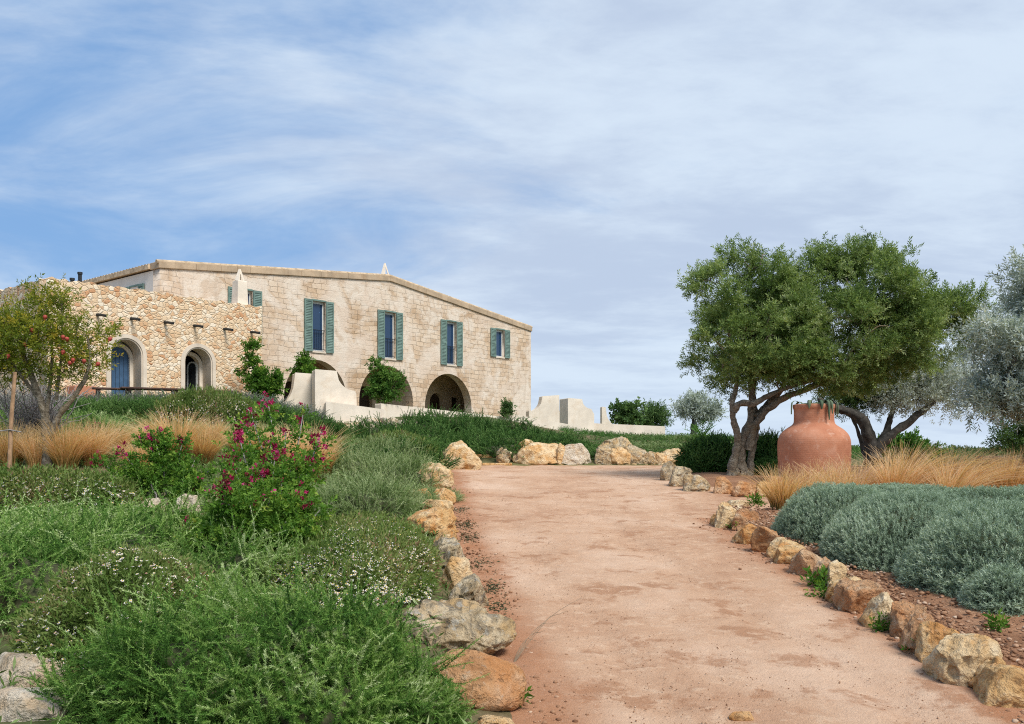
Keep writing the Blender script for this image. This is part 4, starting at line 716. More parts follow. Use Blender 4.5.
for i, (u, v, s, lb) in enumerate([(10, 468, .95, 'by the wooden stake'), (38, 470, .9, 'right of the wooden stake'), (66, 470, 1.0, 'below the pomegranate trunk'), (92, 466, .95, 'left of the small pink-tipped shrub'), (112, 458, .8, 'behind the small pink-tipped shrub'), (150, 452, .75, 'between the pink-tipped shoots'), (176, 462, 1.15, 'tallest, in the middle of the bank'), (204, 464, .85, 'right of the tallest tuft'), (214, 448, .75, 'behind the pink flowering shrub'), (306, 482, 1.25, 'tall, right of the pink flowering shrub'), (322, 476, 1.0, 'last one at the right end'), (290, 470, 1.0, 'half hidden behind the pink flowering shrub'), (262, 462, .9, 'behind the middle of the pink flowering shrub'), (140, 474, .7, 'greenish, in front of the pale stones'), (238, 455, .7, 'between pink blossoms')]):
    q = Gp(u, v); place('grass_tuft', [gt[i % 3]], q[0], q[1], 'golden dry grass tuft, ' + lb, 'grass tuft', i * 1.7, (s, s, s), GG)
GG2 = 'dry feather grass tufts on the right bed'
spots = [(3.95, 13.1, 1.0, 'nearest and greenest, in front of the urn', 0), (4.45, 13.5, 1.0, 'half covering the urn', 0), (4.95, 13.6, 1.05, 'right of the urn foot', 0), (5.4, 14.1, 1.15, 'two tufts right of the urn', 0), (5.85, 13.7, 1.1, 'in front of the second olive trunk', 1), (6.3, 14.3, 1.2, 'below the second olive', 1), (6.75, 13.8, 1.15, 'right of the second olive trunk', 1), (7.2, 14.3, 1.1, 'in the wind-swept middle', 1), (7.6, 13.7, 1.05, 'wind-swept, below the distant woods', 1), (8.05, 14.2, 1.1, 'below the silver olive', 1), (8.4, 13.6, 1.05, 'near the brown slab wall', 1), (8.85, 14.1, 1.05, 'at the right edge', 1), (5.1, 14.6, 1.0, 'behind the urn foot', 0), (7.9, 13.0, .95, 'right, just behind the silver-grey mounds', 1), (6.4, 13.1, .95, 'centre, just behind the silver-grey mounds', 1)]
for i, (x, y, s, lb, k) in enumerate(spots): place('grass_tuft', [gl[(i // 2) % 2] if k else (gt[0] if i == 0 else gs[i % 2])], x, y, 'orange-gold feather grass, ' + lb, 'grass tuft', (i % 5 - 2) * .25, (s, s, s * (1.06 if k else .85)), GG2, .09)
# ------------------------------------------------------------------ silver-grey cushion plants
def cushion(a, b_, h, n, seed, lump=.07):
    rng = np.random.default_rng(seed); p, nr = mound(n, a, b_, h, rng, lump, seed, .90); tm = [needle_sprig(15, .085, .036, .0058, seed + i, .2, 1.15, False, .5) for i in range(4)]; d = nr + np.array([0, 0, .45]) + rng.normal(0, .27, p.shape); m = MB(); s = rng.integers(0, 4, n); tn = .42 + .4 * (vnoise(p * 4, seed) - .5) + rng.normal(0, .12, n)
    for i in range(4): k = s == i; m.inst(tm[i], frames(d[k], rng, rng.uniform(.8, 1.35, k.sum())), p[k] - nr[k] * .02, tn[k])
    return [m.mesh('foliage', MAT['santolina']), core_mesh(a, b_, h, seed, lump, .92)]
cs = [cushion(1.0, 1.0, .68, 9000, 90 + i) for i in range(2)]; GS = 'silver-grey cushion plants on the right bed'
for x, y, s, rz, k, lb in [(3.92, 10.6, (.76, 1.0, .92), 0, 0, 'first silver-grey cushion, at the left end beside the grass'), (4.02, 9.0, (.84, .90, .98), 2, 1, 'second silver-grey cushion from the left'), (4.42, 7.75, (1.06, .98, 1.08), 4, 0, 'largest silver-grey cushion, behind the small ball-shaped one'), (5.5, 10.4, (1.1, 1.2, .85), 1, 1, 'silver-grey cushion behind the largest one'), (5.2, 12.1, (1.2, .95, .72), 3, 0, 'silver-grey cushion in the back row before the grass'), (6.5, 9.5, (1.2, 1.2, .92), 5, 1, 'silver-grey cushion at the right edge'), (7.1, 11.6, (1.3, 1.1, .78), 2.5, 0, 'silver-grey cushion in the back row at the right edge'), (6.3, 7.9, (1.0, 1.0, 1.0), .5, 1, 'silver-grey cushion cut by the right edge')]:
    place('cushion_plant', cs[k], x, y, lb, 'shrub', rz, s, GS, .06)
place('cushion_plant', cushion(.25, .25, .33, 1500, 97, .1), 3.76, 6.9, 'small ball-shaped silver-grey cushion on bare soil', 'shrub', group=GS, dz=.08)

# ------------------------------------------------------------------ trees and leafy shrubs
def grow(trunks, lobes, n_att, seed, r_tip=.006, r_base=.035):
    """limbs from the trunk paths out to points spread through the crown"""
    rng = np.random.default_rng(seed); nodes = []; b = MB()
    for j, (pts, r0, r1) in enumerate(trunks):
        p = np.array(pts, float); m = max(10, len(p) * 6); t = np.linspace(0, len(p) - 1, m); q = np.stack([np.interp(t, np.arange(len(p)), p[:, k]) for k in range(3)], 1)
        for _ in range(4): q[1:-1] = (q[:-2] + 2 * q[1:-1] + q[2:]) / 4
        rr = np.interp(t / t[-1], [0, .12, 1], [r0 * 1.35, r0, r1]); q[1:-1] += rng.normal(0, .06, (m - 2, 3)) * rr[1:-1, None]; b.tube(q, rr, 10, .5, gnarl=.35, seed=seed + j); nodes += list(q[m // 3:])
    nodes = np.array(nodes); w = np.array([l[1][0] * l[1][1] * l[1][2] for l in lobes]) ** .7; w /= w.sum(); att = []
    for _ in range(n_att):
        c, r = lobes[rng.choice(len(lobes), p=w)]; d = rng.normal(size=3); d /= np.linalg.norm(d); att.append(np.array(c) + d * np.array(r) * rng.uniform(.35, .9))
    att = np.array(att); order = np.argsort(np.min(np.linalg.norm(att[:, None] - nodes[None, ::3], axis=2), 1)); ends = []
    for k in order:
        a = att[k]; dd = np.linalg.norm(nodes - a, axis=1) + .35 * np.maximum(0, nodes[:, 2] - a[2]); i = int(np.argmin(dd)); s = nodes[i]; L = np.linalg.norm(a - s)
        if L < .05: continue
        t = np.linspace(0, 1, 6)[:, None]; q = s * (1 - t) + a * t + np.array([0, 0, 1]) * (L * .16) * np.sin(np.pi * t) + rng.normal(0, .04 * L, (6, 3)) * np.sin(np.pi * t); r = min(r_base, .012 + .022 * L) if r_base > .012 else r_base; b.tube(q, np.linspace(r, r_tip, 6), 5, .5, cap=False); nodes = np.vstack([nodes, q[1:]]); ends.append(a)
    return b, np.array(ends)
def crown(lobes, n_clump, per, sig, tmpl, seed, tint=.45, up=.35, shell=.5, droop=0.0, ends=None, puffs=0):
    rng = np.random.default_rng(seed); w = np.array([l[1][0] * l[1][1] + l[1][0] * l[1][2] for l in lobes]); w /= w.sum(); li = rng.choice(len(lobes), n_clump, p=w); c = np.array([lobes[i][0] for i in li]); r = np.array([lobes[i][1] for i in li]); d = rng.normal(size=(n_clump, 3)); d /= np.linalg.norm(d, axis=1)[:, None]; k = (shell + (1 - shell) * rng.random(n_clump) ** .5) * rng.uniform(.85, 1.08, n_clump); cc = c + d * r * k[:, None]
    if puffs:
        kk_ = rng.integers(0, puffs, n_clump); pc = cc[:puffs]; off = rng.normal(size=(n_clump, 3)); off /= np.linalg.norm(off, axis=1)[:, None]; pr = rng.uniform(.20, .42, puffs); cc = pc[kk_] + off * (pr[kk_] * rng.uniform(.55, 1.0, n_clump))[:, None] * np.array([1.1, 1.1, .8]); d = d[:puffs][kk_] * .4 + off * .7; ends = None
    if ends is not None and len(ends): cc = np.vstack([cc, ends]); d = np.vstack([d, np.repeat([[0, 0, .6]], len(ends), 0)]); n_clump = len(cc)
    N_ = n_clump * per; p = np.repeat(cc, per, 0) + rng.normal(0, 1, (N_, 3)) * sig * np.array([1, 1, .8]); dr = np.repeat(d, per, 0) * .6 + rng.normal(0, .55, (N_, 3)) + np.array([0, 0, up - droop]); tn = tint + np.repeat(rng.normal(0, .17, n_clump), per) + rng.normal(0, .08, N_); m = MB(); s = rng.integers(0, len(tmpl), N_)
    for i in range(len(tmpl)): q = s == i; m.inst(tmpl[i], frames(dr[q], rng, rng.uniform(.75, 1.3, q.sum())), p[q], tn[q])
    return m
def lob(u, v, ru, rv, Z, dy=0, ry=None): k = Z / FPX; c = P(u, v, Z); c[1] += dy; return (c, np.array([ru * k, (ry if ry else (ru + rv) / 2 * k), rv * k]))
def tree(name, label, trunks, lobes, tmpl, leafmat, barkmat, seed, n_att, n_clump, per, sig, tint=.45, cat='tree', shell=.5, up=.35, r_base=.035, droop=0, group=None, puffs=0):
    base = np.array(trunks[0][0][0]); rel = [(np.array(p) - base, a, b_) for p, a, b_ in trunks]; lo = [(np.array(c) - base, r) for c, r in lobes]; o = empty(name, base, 0, label, cat, group); b, ends = grow(rel, lo, n_att, seed, r_base=r_base); b.build('trunk', MAT[barkmat], o, True)
    crown(lo, n_clump, per, sig, tmpl, seed + 1, tint, up, shell, droop, ends, puffs).build('crown', MAT[leafmat], o); return o
def pts(Z, *uv, dy=None):
    r = []
    for i, q in enumerate(uv): p = P(q[0], q[1], Z); p[1] += q[2] if len(q) > 2 else 0; r.append(p)
    return r
olv = [leafy_twig(13, .17, leaf2(.066, .019), 200 + i, 1.0) for i in range(4)]
Zt = 19.0
lobes_main = [lob(q[0] + (814 - q[0]) * .03 + (4 if q[0] < 735 else 0), q[1] + 8 + (330 - q[1]) * .02, q[2] * .9, q[3] * .9, *q[4:]) for q in [(726, 288, 40, 42, Zt), (768, 272, 36, 38, Zt, .2), (722, 338, 34, 44, Zt, -.3), (768, 335, 46, 46, Zt, -.5), (842, 276, 40, 40, Zt, .2), (890, 284, 44, 42, Zt, -.1), (842, 332, 48, 44, Zt, -.6), (904, 328, 46, 36, Zt, -.2), (866, 362, 44, 18, Zt, .1), (966, 302, 30, 22, Zt, .4), (944, 330, 28, 32, Zt, .5), (706, 268, 17, 16, Zt, .1), (708, 352, 14, 12, Zt, .5), (805, 350, 36, 40, Zt, -.2), (746, 362, 30, 14, Zt, .5), (780, 320, 46, 40, Zt, .8), (815, 305, 30, 32, Zt, .9), (740, 250, 18, 15, Zt, .3), (862, 248, 26, 14, Zt, .2)]]
tr_main = [(pts(Zt, (740, 478), (740, 458, .05), (742, 440, 0), (750, 424), (754, 404, .1), (752, 380, .1), (752, 350, .2), (762, 310, .2)), .11, .04), (pts(Zt, (729, 477, -.1), (734, 455, -.1), (737, 436, -.15), (731, 420, -.2), (729, 404, -.2), (735, 388, -.1), (738, 368), (728, 330)), .08, .03),
           (pts(Zt, (747, 450), (752, 430, .0), (762, 413, -.1), (778, 399, -.2), (803, 390, -.2), (832, 378, -.1), (850, 358), (868, 320)), .085, .035), (pts(Zt, (731, 412, -.2), (736, 403, -.3), (750, 405, -.35), (764, 396, -.4), (788, 386, -.4), (815, 379, -.3), (838, 366, -.2), (850, 335)), .065, .025),
           (pts(Zt, (752, 477, .15), (754, 455, .2), (759, 435, .25), (760, 418, .2), (755, 404, .15), (758, 380, .3)), .075, .05), (pts(Zt, (838, 374), (870, 362, .2), (905, 345, .3), (935, 318, .4)), .05, .02), (pts(Zt, (756, 418), (772, 402, .3), (790, 388, .5), (800, 350, .6), (800, 320, .6)), .07, .03), (pts(Zt, (737, 470, -.1), (728, 479, -.25)), .07, .04), (pts(Zt, (744, 470, 0), (751, 479, -.2)), .07, .04)]
tree('olive_tree', 'big olive tree with twisted multi-stem trunk and broad dark green crown', tr_main, lobes_main, olv, 'olive_leaf', 'bark', 5, 260, 2100, 12, .085, .47, shell=.55, puffs=225)
slv = [leafy_twig(11, .17, leaf2(.070, .020), 210 + i, 1.0) for i in range(3)]
Z2 = 22.0
tr2 = [(pts(Z2, (873, 462), (870, 440), (863, 420), (852, 412, .1), (835, 406, .2), (822, 398, .3)), .17, .05), (pts(Z2, (875, 452), (888, 435, -.1), (908, 422, -.1), (930, 405), (948, 390)), .13, .04), (pts(Z2, (884, 440), (892, 424, .2), (900, 405, .3), (902, 380, .3)), .09, .03)]
tree('olive_tree', 'second olive with dark leaning trunk and silver foliage behind the urn', tr2, [lob(*q) for q in [(905, 392, 34, 18, Z2), (930, 382, 30, 24, Z2, .2), (953, 392, 18, 22, Z2), (900, 365, 40, 24, Z2, .4), (975, 365, 18, 22, Z2, .5)]], slv, 'silver_leaf', 'dark_bark', 6, 110, 260, 12, .15, .5)
tree('olive_tree', 'dark leafy young olive between urn and second olive trunk', [(pts(Z2 + .6, (866, 458), (858, 430), (848, 408)), .06, .03)], [lob(*q) for q in [(862, 398, 28, 12, Z2 + .6), (838, 398, 16, 9, Z2 + .6), (880, 388, 28, 14, Z2 + .6)]], olv, 'dark_leaf', 'dark_bark', 7, 60, 120, 11, .15, .45)
Z3 = 14.0
tree('olive_tree', 'silver-leaved olive reaching in from the right edge', [(pts(Z3, (1085, 490), (1082, 440), (1070, 400), (1050, 360), (1040, 320)), .16, .05), (pts(Z3, (1080, 430), (1055, 410, -.2), (1025, 392, -.3), (1000, 378, -.2)), .07, .02), (pts(Z3, (1072, 405), (1095, 360, .2), (1100, 310, .3)), .09, .03)],
     [lob(q[0] + 9, q[1] + 6, *q[2:]) for q in [(1022, 322, 38, 34, Z3), (1000, 345, 32, 34, Z3, -.2), (995, 385, 24, 28, Z3), (1022, 385, 34, 34, Z3, .2), (1030, 285, 22, 22, Z3, .1), (1012, 408, 28, 16, Z3), (1060, 340, 45, 60, Z3, .3), (1100, 330, 50, 60, Z3), (1060, 290, 40, 35, Z3), (1070, 390, 40, 30, Z3, -.2)]], slv, 'silver_leaf', 'dark_bark', 8, 200, 900, 11, .085, .44, puffs=105)
tree('olive_tree', 'darker olive branch mass at the right edge below the silver olive', [(pts(17, (1060, 475), (1050, 450), (1030, 440)), .08, .03)], [lob(*q) for q in [(1016, 440, 20, 9, 17), (1045, 435, 28, 16, 17)]], olv, 'dark_leaf', 'dark_bark', 9, 30, 60, 11, .13)
Z4 = 44.0; slf = [leafy_twig(10, .30, leaf2(.13, .045), 220 + i, 1.0) for i in range(3)]
tree('olive_tree', 'small distant silver olive standing alone beyond the track', [(pts(Z4, (693, 440), (694, 428), (695, 418), (690, 408)), .17, .06), (pts(Z4, (694, 424), (700, 414), (706, 406)), .09, .03)], [lob(*q) for q in [(684, 410, 6, 6, Z4), (697, 405, 10, 6, Z4), (710, 411, 7, 6, Z4), (700, 414, 10, 5, Z4)]], slf, 'silver_leaf', 'dark_bark', 11, 50, 80, 9, .17, .38)
rnd_l = [leafy_twig(9, .34, leaf(.17, .13), 230 + i, 1.1) for i in range(3)]
Z5 = 50.0
tree('leafy_shrub', 'dark broad-leaved shrub rising behind the long white wall', [(pts(Z5, (626, 436), (625, 420), (618, 408)), .06, .02), (pts(Z5, (627, 430), (632, 415), (638, 406)), .05, .02)], [lob(*q) for q in [(615, 409, 2, 3, Z5), (622, 415, 6, 5, Z5), (631, 411, 4, 5, Z5), (638, 412, 2, 4, Z5), (628, 421, 10, 3, Z5)]], rnd_l, 'dark_leaf', 'dark_bark', 12, 20, 26, 5, .12, .5, 'shrub')
tree('small_tree', 'bluish dark tree right of the broad-leaved shrub', [(pts(56, (652, 438), (652, 425), (655, 415)), .1, .04)], [lob(*q) for q in [(650, 418, 9, 8, 56), (660, 421, 8, 8, 56), (645, 424, 8, 6, 56), (655, 412, 6, 5, 56)]], slf, 'dark_leaf', 'dark_bark', 13, 40, 75, 10, .22, .6)
# palm-like rosette
def fronds(name, label, u, v, Z, n, L, mat, seed, cat):
    rng = np.random.default_rng(seed); q = P(u, v, Z); b = MB()
    for i in range(n):
        a = i * 2.4; el_ = rng.uniform(.35, 1.3); t = np.linspace(0, 1, 8); d = np.array([math.cos(a) * math.cos(el_), math.sin(a) * math.cos(el_), math.sin(el_)]); c = d * L * t[:, None] * rng.uniform(.8, 1.1) + np.array([0, 0, -.25 * L]) * (t ** 2)[:, None]; b.tube(c, np.linspace(.012, .004, 8), 4, .5)
        sd_ = np.cross(d, [0, 0, 1]); sd_ /= np.linalg.norm(sd_)
        for k in range(2, 8):
            for s in (-1, 1): e = c[k] + sd_ * s * .16 * L + d * .14 * L; w_ = d * .022 * L; b.add([c[k] - w_, c[k] + w_, e], [(0, 1, 2)], .4 + .3 * rng.random())
    o = b.build(name, MAT[mat]); o.location = q; return tag(o, label, cat)
fronds('palm_rosette', 'bright green palm-like rosette behind the olive bed', 702, 440, 33, 22, 1.0, 'bright_leaf', 14, 'plant')
brt = [leafy_twig(10, .2, leaf2(.10, .045), 240 + i, 1.0) for i in range(3)]
tree('leafy_shrub', 'bright green shrub behind the second olive trunk', [(pts(25, (905, 466), (906, 452), (910, 440)), .04, .02)], [lob(*q) for q in [(905, 452, 15, 9, 25), (922, 458, 14, 6, 25), (892, 458, 11, 6, 25)]], brt, 'bright_leaf', 'dark_bark', 15, 30, 90, 10, .17, .4, 'shrub')
# dark cushion bushes under the big olive
ub = needle_bush(1.0, .8, .85, 1900, 2, 'bank_green', 120, .30, (0, 0, 0), .4, tint=.42)
for u, Y, s, lb in [(708, 20.6, (.95, .9, .95), 'rounded dark green bush left of the olive trunk'), (765, 20.8, (.85, .8, 1.0), 'dark green bush between olive trunk and urn'), (772, 19.2, (.5, .5, .45), 'low green bush at the foot of the urn')]: place('round_bush', ub, (u - 512) / FPX * Y, Y, lb, 'bush', u, s, 'dark bushes in the olive bed', .05)
# pomegranate
pom = [leafy_twig(10, .13, leaf2(.052, .018), 250 + i, 1.0) for i in range(4)]; Zp = 14.0
trp = [(pts(Zp, (48, 468), (47, 428), (43, 408), (35, 385), (25, 360), (15, 330)), .075, .02), (pts(Zp, (49, 440), (58, 416), (72, 400), (85, 380), (91, 360), (88, 340)), .05, .015), (pts(Zp, (46, 415), (50, 388), (53, 350), (48, 312)), .03, .012), (pts(Zp, (56, 400), (61, 360), (62, 330), (62, 296)), .02, .008), (pts(Zp, (40, 400), (25, 380), (5, 355), (-15, 335)), .03, .01)]
pt = tree('pomegranate_tree', 'small pomegranate tree with yellowish leaves and red fruits before the annex', trp, [lob(*q) for q in [(12, 330, 22, 22, Zp), (42, 312, 20, 18, Zp), (40, 342, 30, 26, Zp, -.2), (86, 352, 24, 20, Zp), (8, 362, 24, 16, Zp), (62, 300, 7, 12, Zp), (102, 336, 10, 10, Zp), (-20, 330, 25, 35, Zp), (70, 330, 16, 18, Zp), (35, 296, 9, 6, Zp), (58, 372, 22, 10, Zp)]], pom, 'pom_leaf', 'bark', 16, 120, 190, 8, .10, .66, r_base=.012)
base = np.array(pt.location); fm = MB(); fm.lathe([(0.002, -.045), (.025, -.04), (.042, -.018), (.045, .005), (.036, .03), (.016, .042), (.012, .055), (.018, .066), (.004, .05)], 14); fme = fm.mesh('pomegranate', MAT['fruit'], True); rng = np.random.default_rng(4)
for (u, v) in [(63, 337), (67, 339), (8, 356), (45, 317), (63, 352), (70, 363), (84, 361), (98, 364), (110, 339), (25, 344), (73, 360), (32, 330)]:
    f = bpy.data.objects.new('pomegranate', fme); C.objects.link(f); f.parent = pt; f.location = P(u, v, Zp - .45) - base; f.scale = (.72,) * 3; f.rotation_euler = (math.pi + rng.normal(0, .3), rng.normal(0, .3), 0)
# grey twiggy shrub + stake
b = MB(); rng = np.random.default_rng(3); g0 = Gp(42, 458)
for i in range(130):
    d = np.array([rng.normal(0, .30), rng.normal(0, .3), 1.0]); L = rng.uniform(.7, 1.35); t = np.linspace(0, 1, 6)[:, None]; q = d * L * t + rng.normal(0, .05, (6, 3)) * t; b.tube(q, np.linspace(.013, .005, 6), 4)
    for k in (2, 3, 4): e = q[k] + np.array([rng.normal(0, .22), rng.normal(0, .2), rng.uniform(.1, .35)]); b.tube([q[k], (q[k] + e) / 2 + rng.normal(0, .02, 3), e], [.007, .006, .004], 4)
o = b.build('twiggy_shrub', MAT['grey_twig']); o.location = (g0[0] - .3, g0[1] + .3, g0[2]); tag(o, 'bare grey twiggy shrub beside the wooden stake', 'shrub')
q0 = P(9, 452, 12.2); q1 = P(15, 372, 12.2); b = MB(); b.tube([(0, 0, -.35), (.03, 0, .45), tuple(q1 - q0)], [.03, .028, .024], 9, gnarl=.12); o = b.build('wooden_stake', MAT['stake']); o.location = q0; tag(o, 'thin wooden stake standing left of the pomegranate', 'stake'); b = MB(); b.tube([(-.14, -.03, .28), (.03, -.035, .30), (.18, -.02, .27)], .008, 5); b.build('tie', MAT['grey_twig'], o)
# filler plants under the pomegranate
fill = needle_bush(.8, .6, .5, 900, 1, 'rosemary', 121, .34, (0, 0, .1), .9, tint=.55)
for u, v, s, lb in [(35, 455, .8, 'green underplanting left of the pomegranate trunk'), (62, 450, .8, 'green underplanting at the pomegranate trunk'), (88, 440, .9, 'green underplanting right of the pomegranate trunk'), (8, 440, .9, 'green underplanting behind the wooden stake')]: q = Gp(u, v); place('green_bush', fill, q[0], q[1], lb, 'bush', u, (s, s, s), 'green underplanting below the pomegranate')
# small tree before the middle arch, vine on a post, climber on the annex corner
cit = [leafy_twig(9, .17, leaf(.10, .05), 260 + i, 1.05) for i in range(3)]; Z6 = 36.0
tree('citrus_tree', 'small bright green leafy tree before the middle arch', [(pts(Z6, (385, 412), (385, 398), (382, 380), (378, 362)), .05, .02), (pts(Z6, (385, 402), (393, 388), (399, 376)), .03, .015)], [lob(q[0], q[1], q[2] * .78, q[3] * .78, q[4]) for q in [(383, 378, 13, 13, Z6), (392, 386, 13, 13, Z6), (376, 390, 10, 8, Z6), (375, 364, 4, 6, Z6), (398, 376, 6, 6, Z6), (386, 395, 14, 6, Z6), (366, 376, 3, 3, Z6)]], cit, 'bright_leaf', 'dark_bark', 17, 34, 58, 7, .10, .62)
Z7 = 34.3
tree('climbing_vine', 'tall leafy vine growing up between the two white piers', [(pts(Z7, (312, 412), (311, 395), (310, 372), (307, 356)), .04, .015)], [lob(*q) for q in [(311, 395, 2.5, 12, Z7), (309, 376, 3.5, 12, Z7), (305, 362, 4, 6, Z7), (293, 368, 3, 2.5, Z7), (299, 366, 3, 2.5, Z7)]], cit, 'pink_leaf', 'dark_bark', 18, 18, 36, 7, .07, .40, 'vine')
Z8 = 32.0
tree('climbing_vine', 'dark green climber spreading over the annex corner', [(pts(Z8, (264, 402), (258, 385), (252, 365), (254, 342)), .04, .015), (pts(Z8, (254, 372), (244, 370), (234, 371)), .02, .01)], [lob(*q) for q in [(268, 388, 11, 8, Z8), (258, 379, 8, 7, Z8), (251, 363, 2.5, 8, Z8), (253, 346, 2.5, 4, Z8), (243, 370, 4, 2.5, Z8), (235, 371, 2, 1.5, Z8), (278, 381, 4, 5, Z8)]], cit, 'pink_leaf', 'dark_bark', 19, 30, 100, 7, .085, .38, 'vine')
q = Gp(507, 414); tree('small_shrub', 'tiny green shrub against the house corner', [([np.array(P(507, 418, 40)), np.array(P(507, 408, 40))], .02, .01)], [lob(507, 411, 3, 4, 40), lob(509, 406, 1.5, 2, 40)], cit, 'dark_leaf', 'dark_bark', 22, 6, 12, 6, .08, .5, 'shrub')
# ------------------------------------------------------------------ pink flowering shrubs
pk_tw = [leafy_twig(9, .09, leaf(.042, .024), 270 + i, 1.15) for i in range(4)]; br_l = [leafy_twig(7, .05, leaf(.034, .028, .3), 280 + i, 1.2) for i in range(3)]
def pink_shrub(label, root, shoots, seed, big=1.0, smin=.50, wk=1.0, group='pink flowering shrubs on the left bank'):
    """shoots: (u, v_base, v_tip, Z offset, leaf fullness, blossom)"""
    rng = np.random.default_rng(seed); root = np.array(root, float); Z = root[1]; o = empty('flowering_shrub', root, 0, label, 'flowering shrub', group); st, lf, fl = MB(), MB(), MB(); TW, TD, TT, BW, BD = [], [], [], [], []
    for (ub_, ut, vt, dz, full, bl) in shoots:
        tip = P(ut, vt, Z + dz) - root; b0 = P(ub_, HOR, Z)[0] - root[0]; b0 = np.array([b0, dz * .4, 0]); t = np.linspace(0, 1, 9)[:, None]; mid = np.array([0, 0, tip[2] * .35]); q = b0 * (1 - t) ** 2 + (b0 + mid) * 2 * t * (1 - t) + tip * t ** 2 + rng.normal(0, .02, (9, 3)) * np.sin(np.pi * t); st.tube(q, np.linspace(.014, .005, 9) * big, 6)
        n = int(48 * full); s = rng.uniform(smin, 1.0, n); k = np.stack([np.interp(s, t[:, 0], q[:, i]) for i in range(3)], 1); a = rng.normal(size=(n, 3)); a[:, 2] *= .4; wid = (.06 + .045 * rng.random(n)) * wk * full ** .4 * big * (1.15 - .55 * s); TW.append(k + a * wid[:, None] * .8); TD.append(a * .8 + np.array([0, 0, .55])); TT.append(.42 + .30 * (s - .6) + rng.normal(0, .12, n))
        if bl:
            m = int(11 * bl); BW.append(q[-1] + rng.normal(0, 1, (m, 3)) * np.array([.035, .035, .05]) * big * bl ** .35 - np.array([0, 0, .02])); BD.append(rng.normal(0, .7, (m, 3)) + np.array([0, -.2, .8]))
    TW, TD, TT = np.concatenate(TW), np.concatenate(TD), np.concatenate(TT); s = rng.integers(0, 4, len(TW))
    for i in range(4): k = s == i; lf.inst(pk_tw[i], frames(TD[k], rng, rng.uniform(.8, 1.25, k.sum()) * big), TW[k], TT[k])
    st.build('stems', MAT['grey_twig'], o, True); lf.build('foliage', MAT['pink_leaf'], o)
    if BW:
        BW, BD = np.concatenate(BW), np.concatenate(BD); s = rng.integers(0, 3, len(BW))
        for i in range(3): k = s == i; fl.inst(br_l[i], frames(BD[k], rng, rng.uniform(.7, 1.2, k.sum()) * big), BW[k], np.clip(rng.normal(.47, .27, k.sum()), 0, 1))
        fl.build('blossoms', MAT['bract'], o)['kind'] = 'stuff'
    return o
g = Gp(262, 585)
rg_ = random.Random(5)
sh = [(262, 268, 402, 1.8, .8, 1.0), (255, 245, 424, 1.6, 1.2, .6), (250, 240, 440, 1.0, 1.8, 1.4), (262, 225, 500, -.2, 1.8, .4), (255, 222, 488, -.3, 1.8, 1.6), (258, 250, 505, -.2, 2.4, .2), (262, 270, 498, -.1, 2.4, .2), (268, 290, 500, .1, 2.2, .1), (270, 303, 497, .2, 1.8, 1.0), (272, 320, 510, .2, 1.6, 0), (260, 262, 470, .6, 2.2, 1.6), (262, 275, 455, .9, 2.0, 1.3), (265, 292, 462, .8, 1.8, .6), (270, 306, 462, .8, 1.6, 1.0), (272, 316, 447, 1.0, 1.0, 1.2), (255, 215, 520, -.2, 2.0, 0), (250, 232, 526, -.3, 2.2, .1), (268, 286, 522, -.2, 2.2, 0), (268, 300, 525, 0, 2.2, 0), (240, 192, 535, -.2, 2.0, 0), (240, 186, 522, .1, 1.8, .4), (252, 232, 462, .6, 1.8, 1.2), (262, 286, 432, 1.5, 1.2, .5), (264, 303, 414, 1.8, .9, .6), (262, 252, 416, 1.7, .8, .6), (270, 322, 430, 1.5, 1.0, .3), (260, 270, 440, 1.3, 2.0, .5), (255, 225, 535, -.3, 2.0, .1), (272, 318, 535, -.1, 1.6, 0), (262, 250, 480, .4, 2.2, .8), (266, 282, 478, .4, 2.2, .2), (258, 236, 505, 0, 2.2, 0)]
pink_shrub('large pink flowering shrub with bare grey stems behind the daisies', g, sh, 41)
g = Gp(165, 512)
sh = [(150, 124, 453, .2, 2.2, .9), (150, 96, 460, .2, 1.6, .9), (165, 146, 436, .4, 2.6, 1.2), (165, 155, 441, .3, 2.2, .9), (170, 183, 440, .4, 1.8, .9), (168, 162, 432, .5, 2.2, .6), (175, 200, 480, -.1, 1.6, .3), (175, 195, 460, .3, 1.5, 0), (150, 110, 474, 0, .8, 0), (172, 186, 470, .1, 1.4, 0), (175, 210, 470, .2, 1.8, 0), (160, 140, 470, .1, 1.2, 0), (178, 190, 490, -.1, 1.4, .1)]
pink_shrub('smaller shrub with separate upright pink-tipped shoots over the dry grass', g, sh, 42, 1.0, .45, .62)
g = Gp(98, 448)
pink_shrub('compact little pink-tipped shrub beside the pomegranate', g, [(98, 92, 428, 0, 1.4, .5), (98, 98, 426, 0, 1.6, 1.0), (99, 104, 432, 0, 1.4, .3), (98, 96, 436, -.1, 1.6, 0), (100, 118, 436, .1, .5, 0), (100, 112, 428, .1, .5, 0)], 43, 1.15)

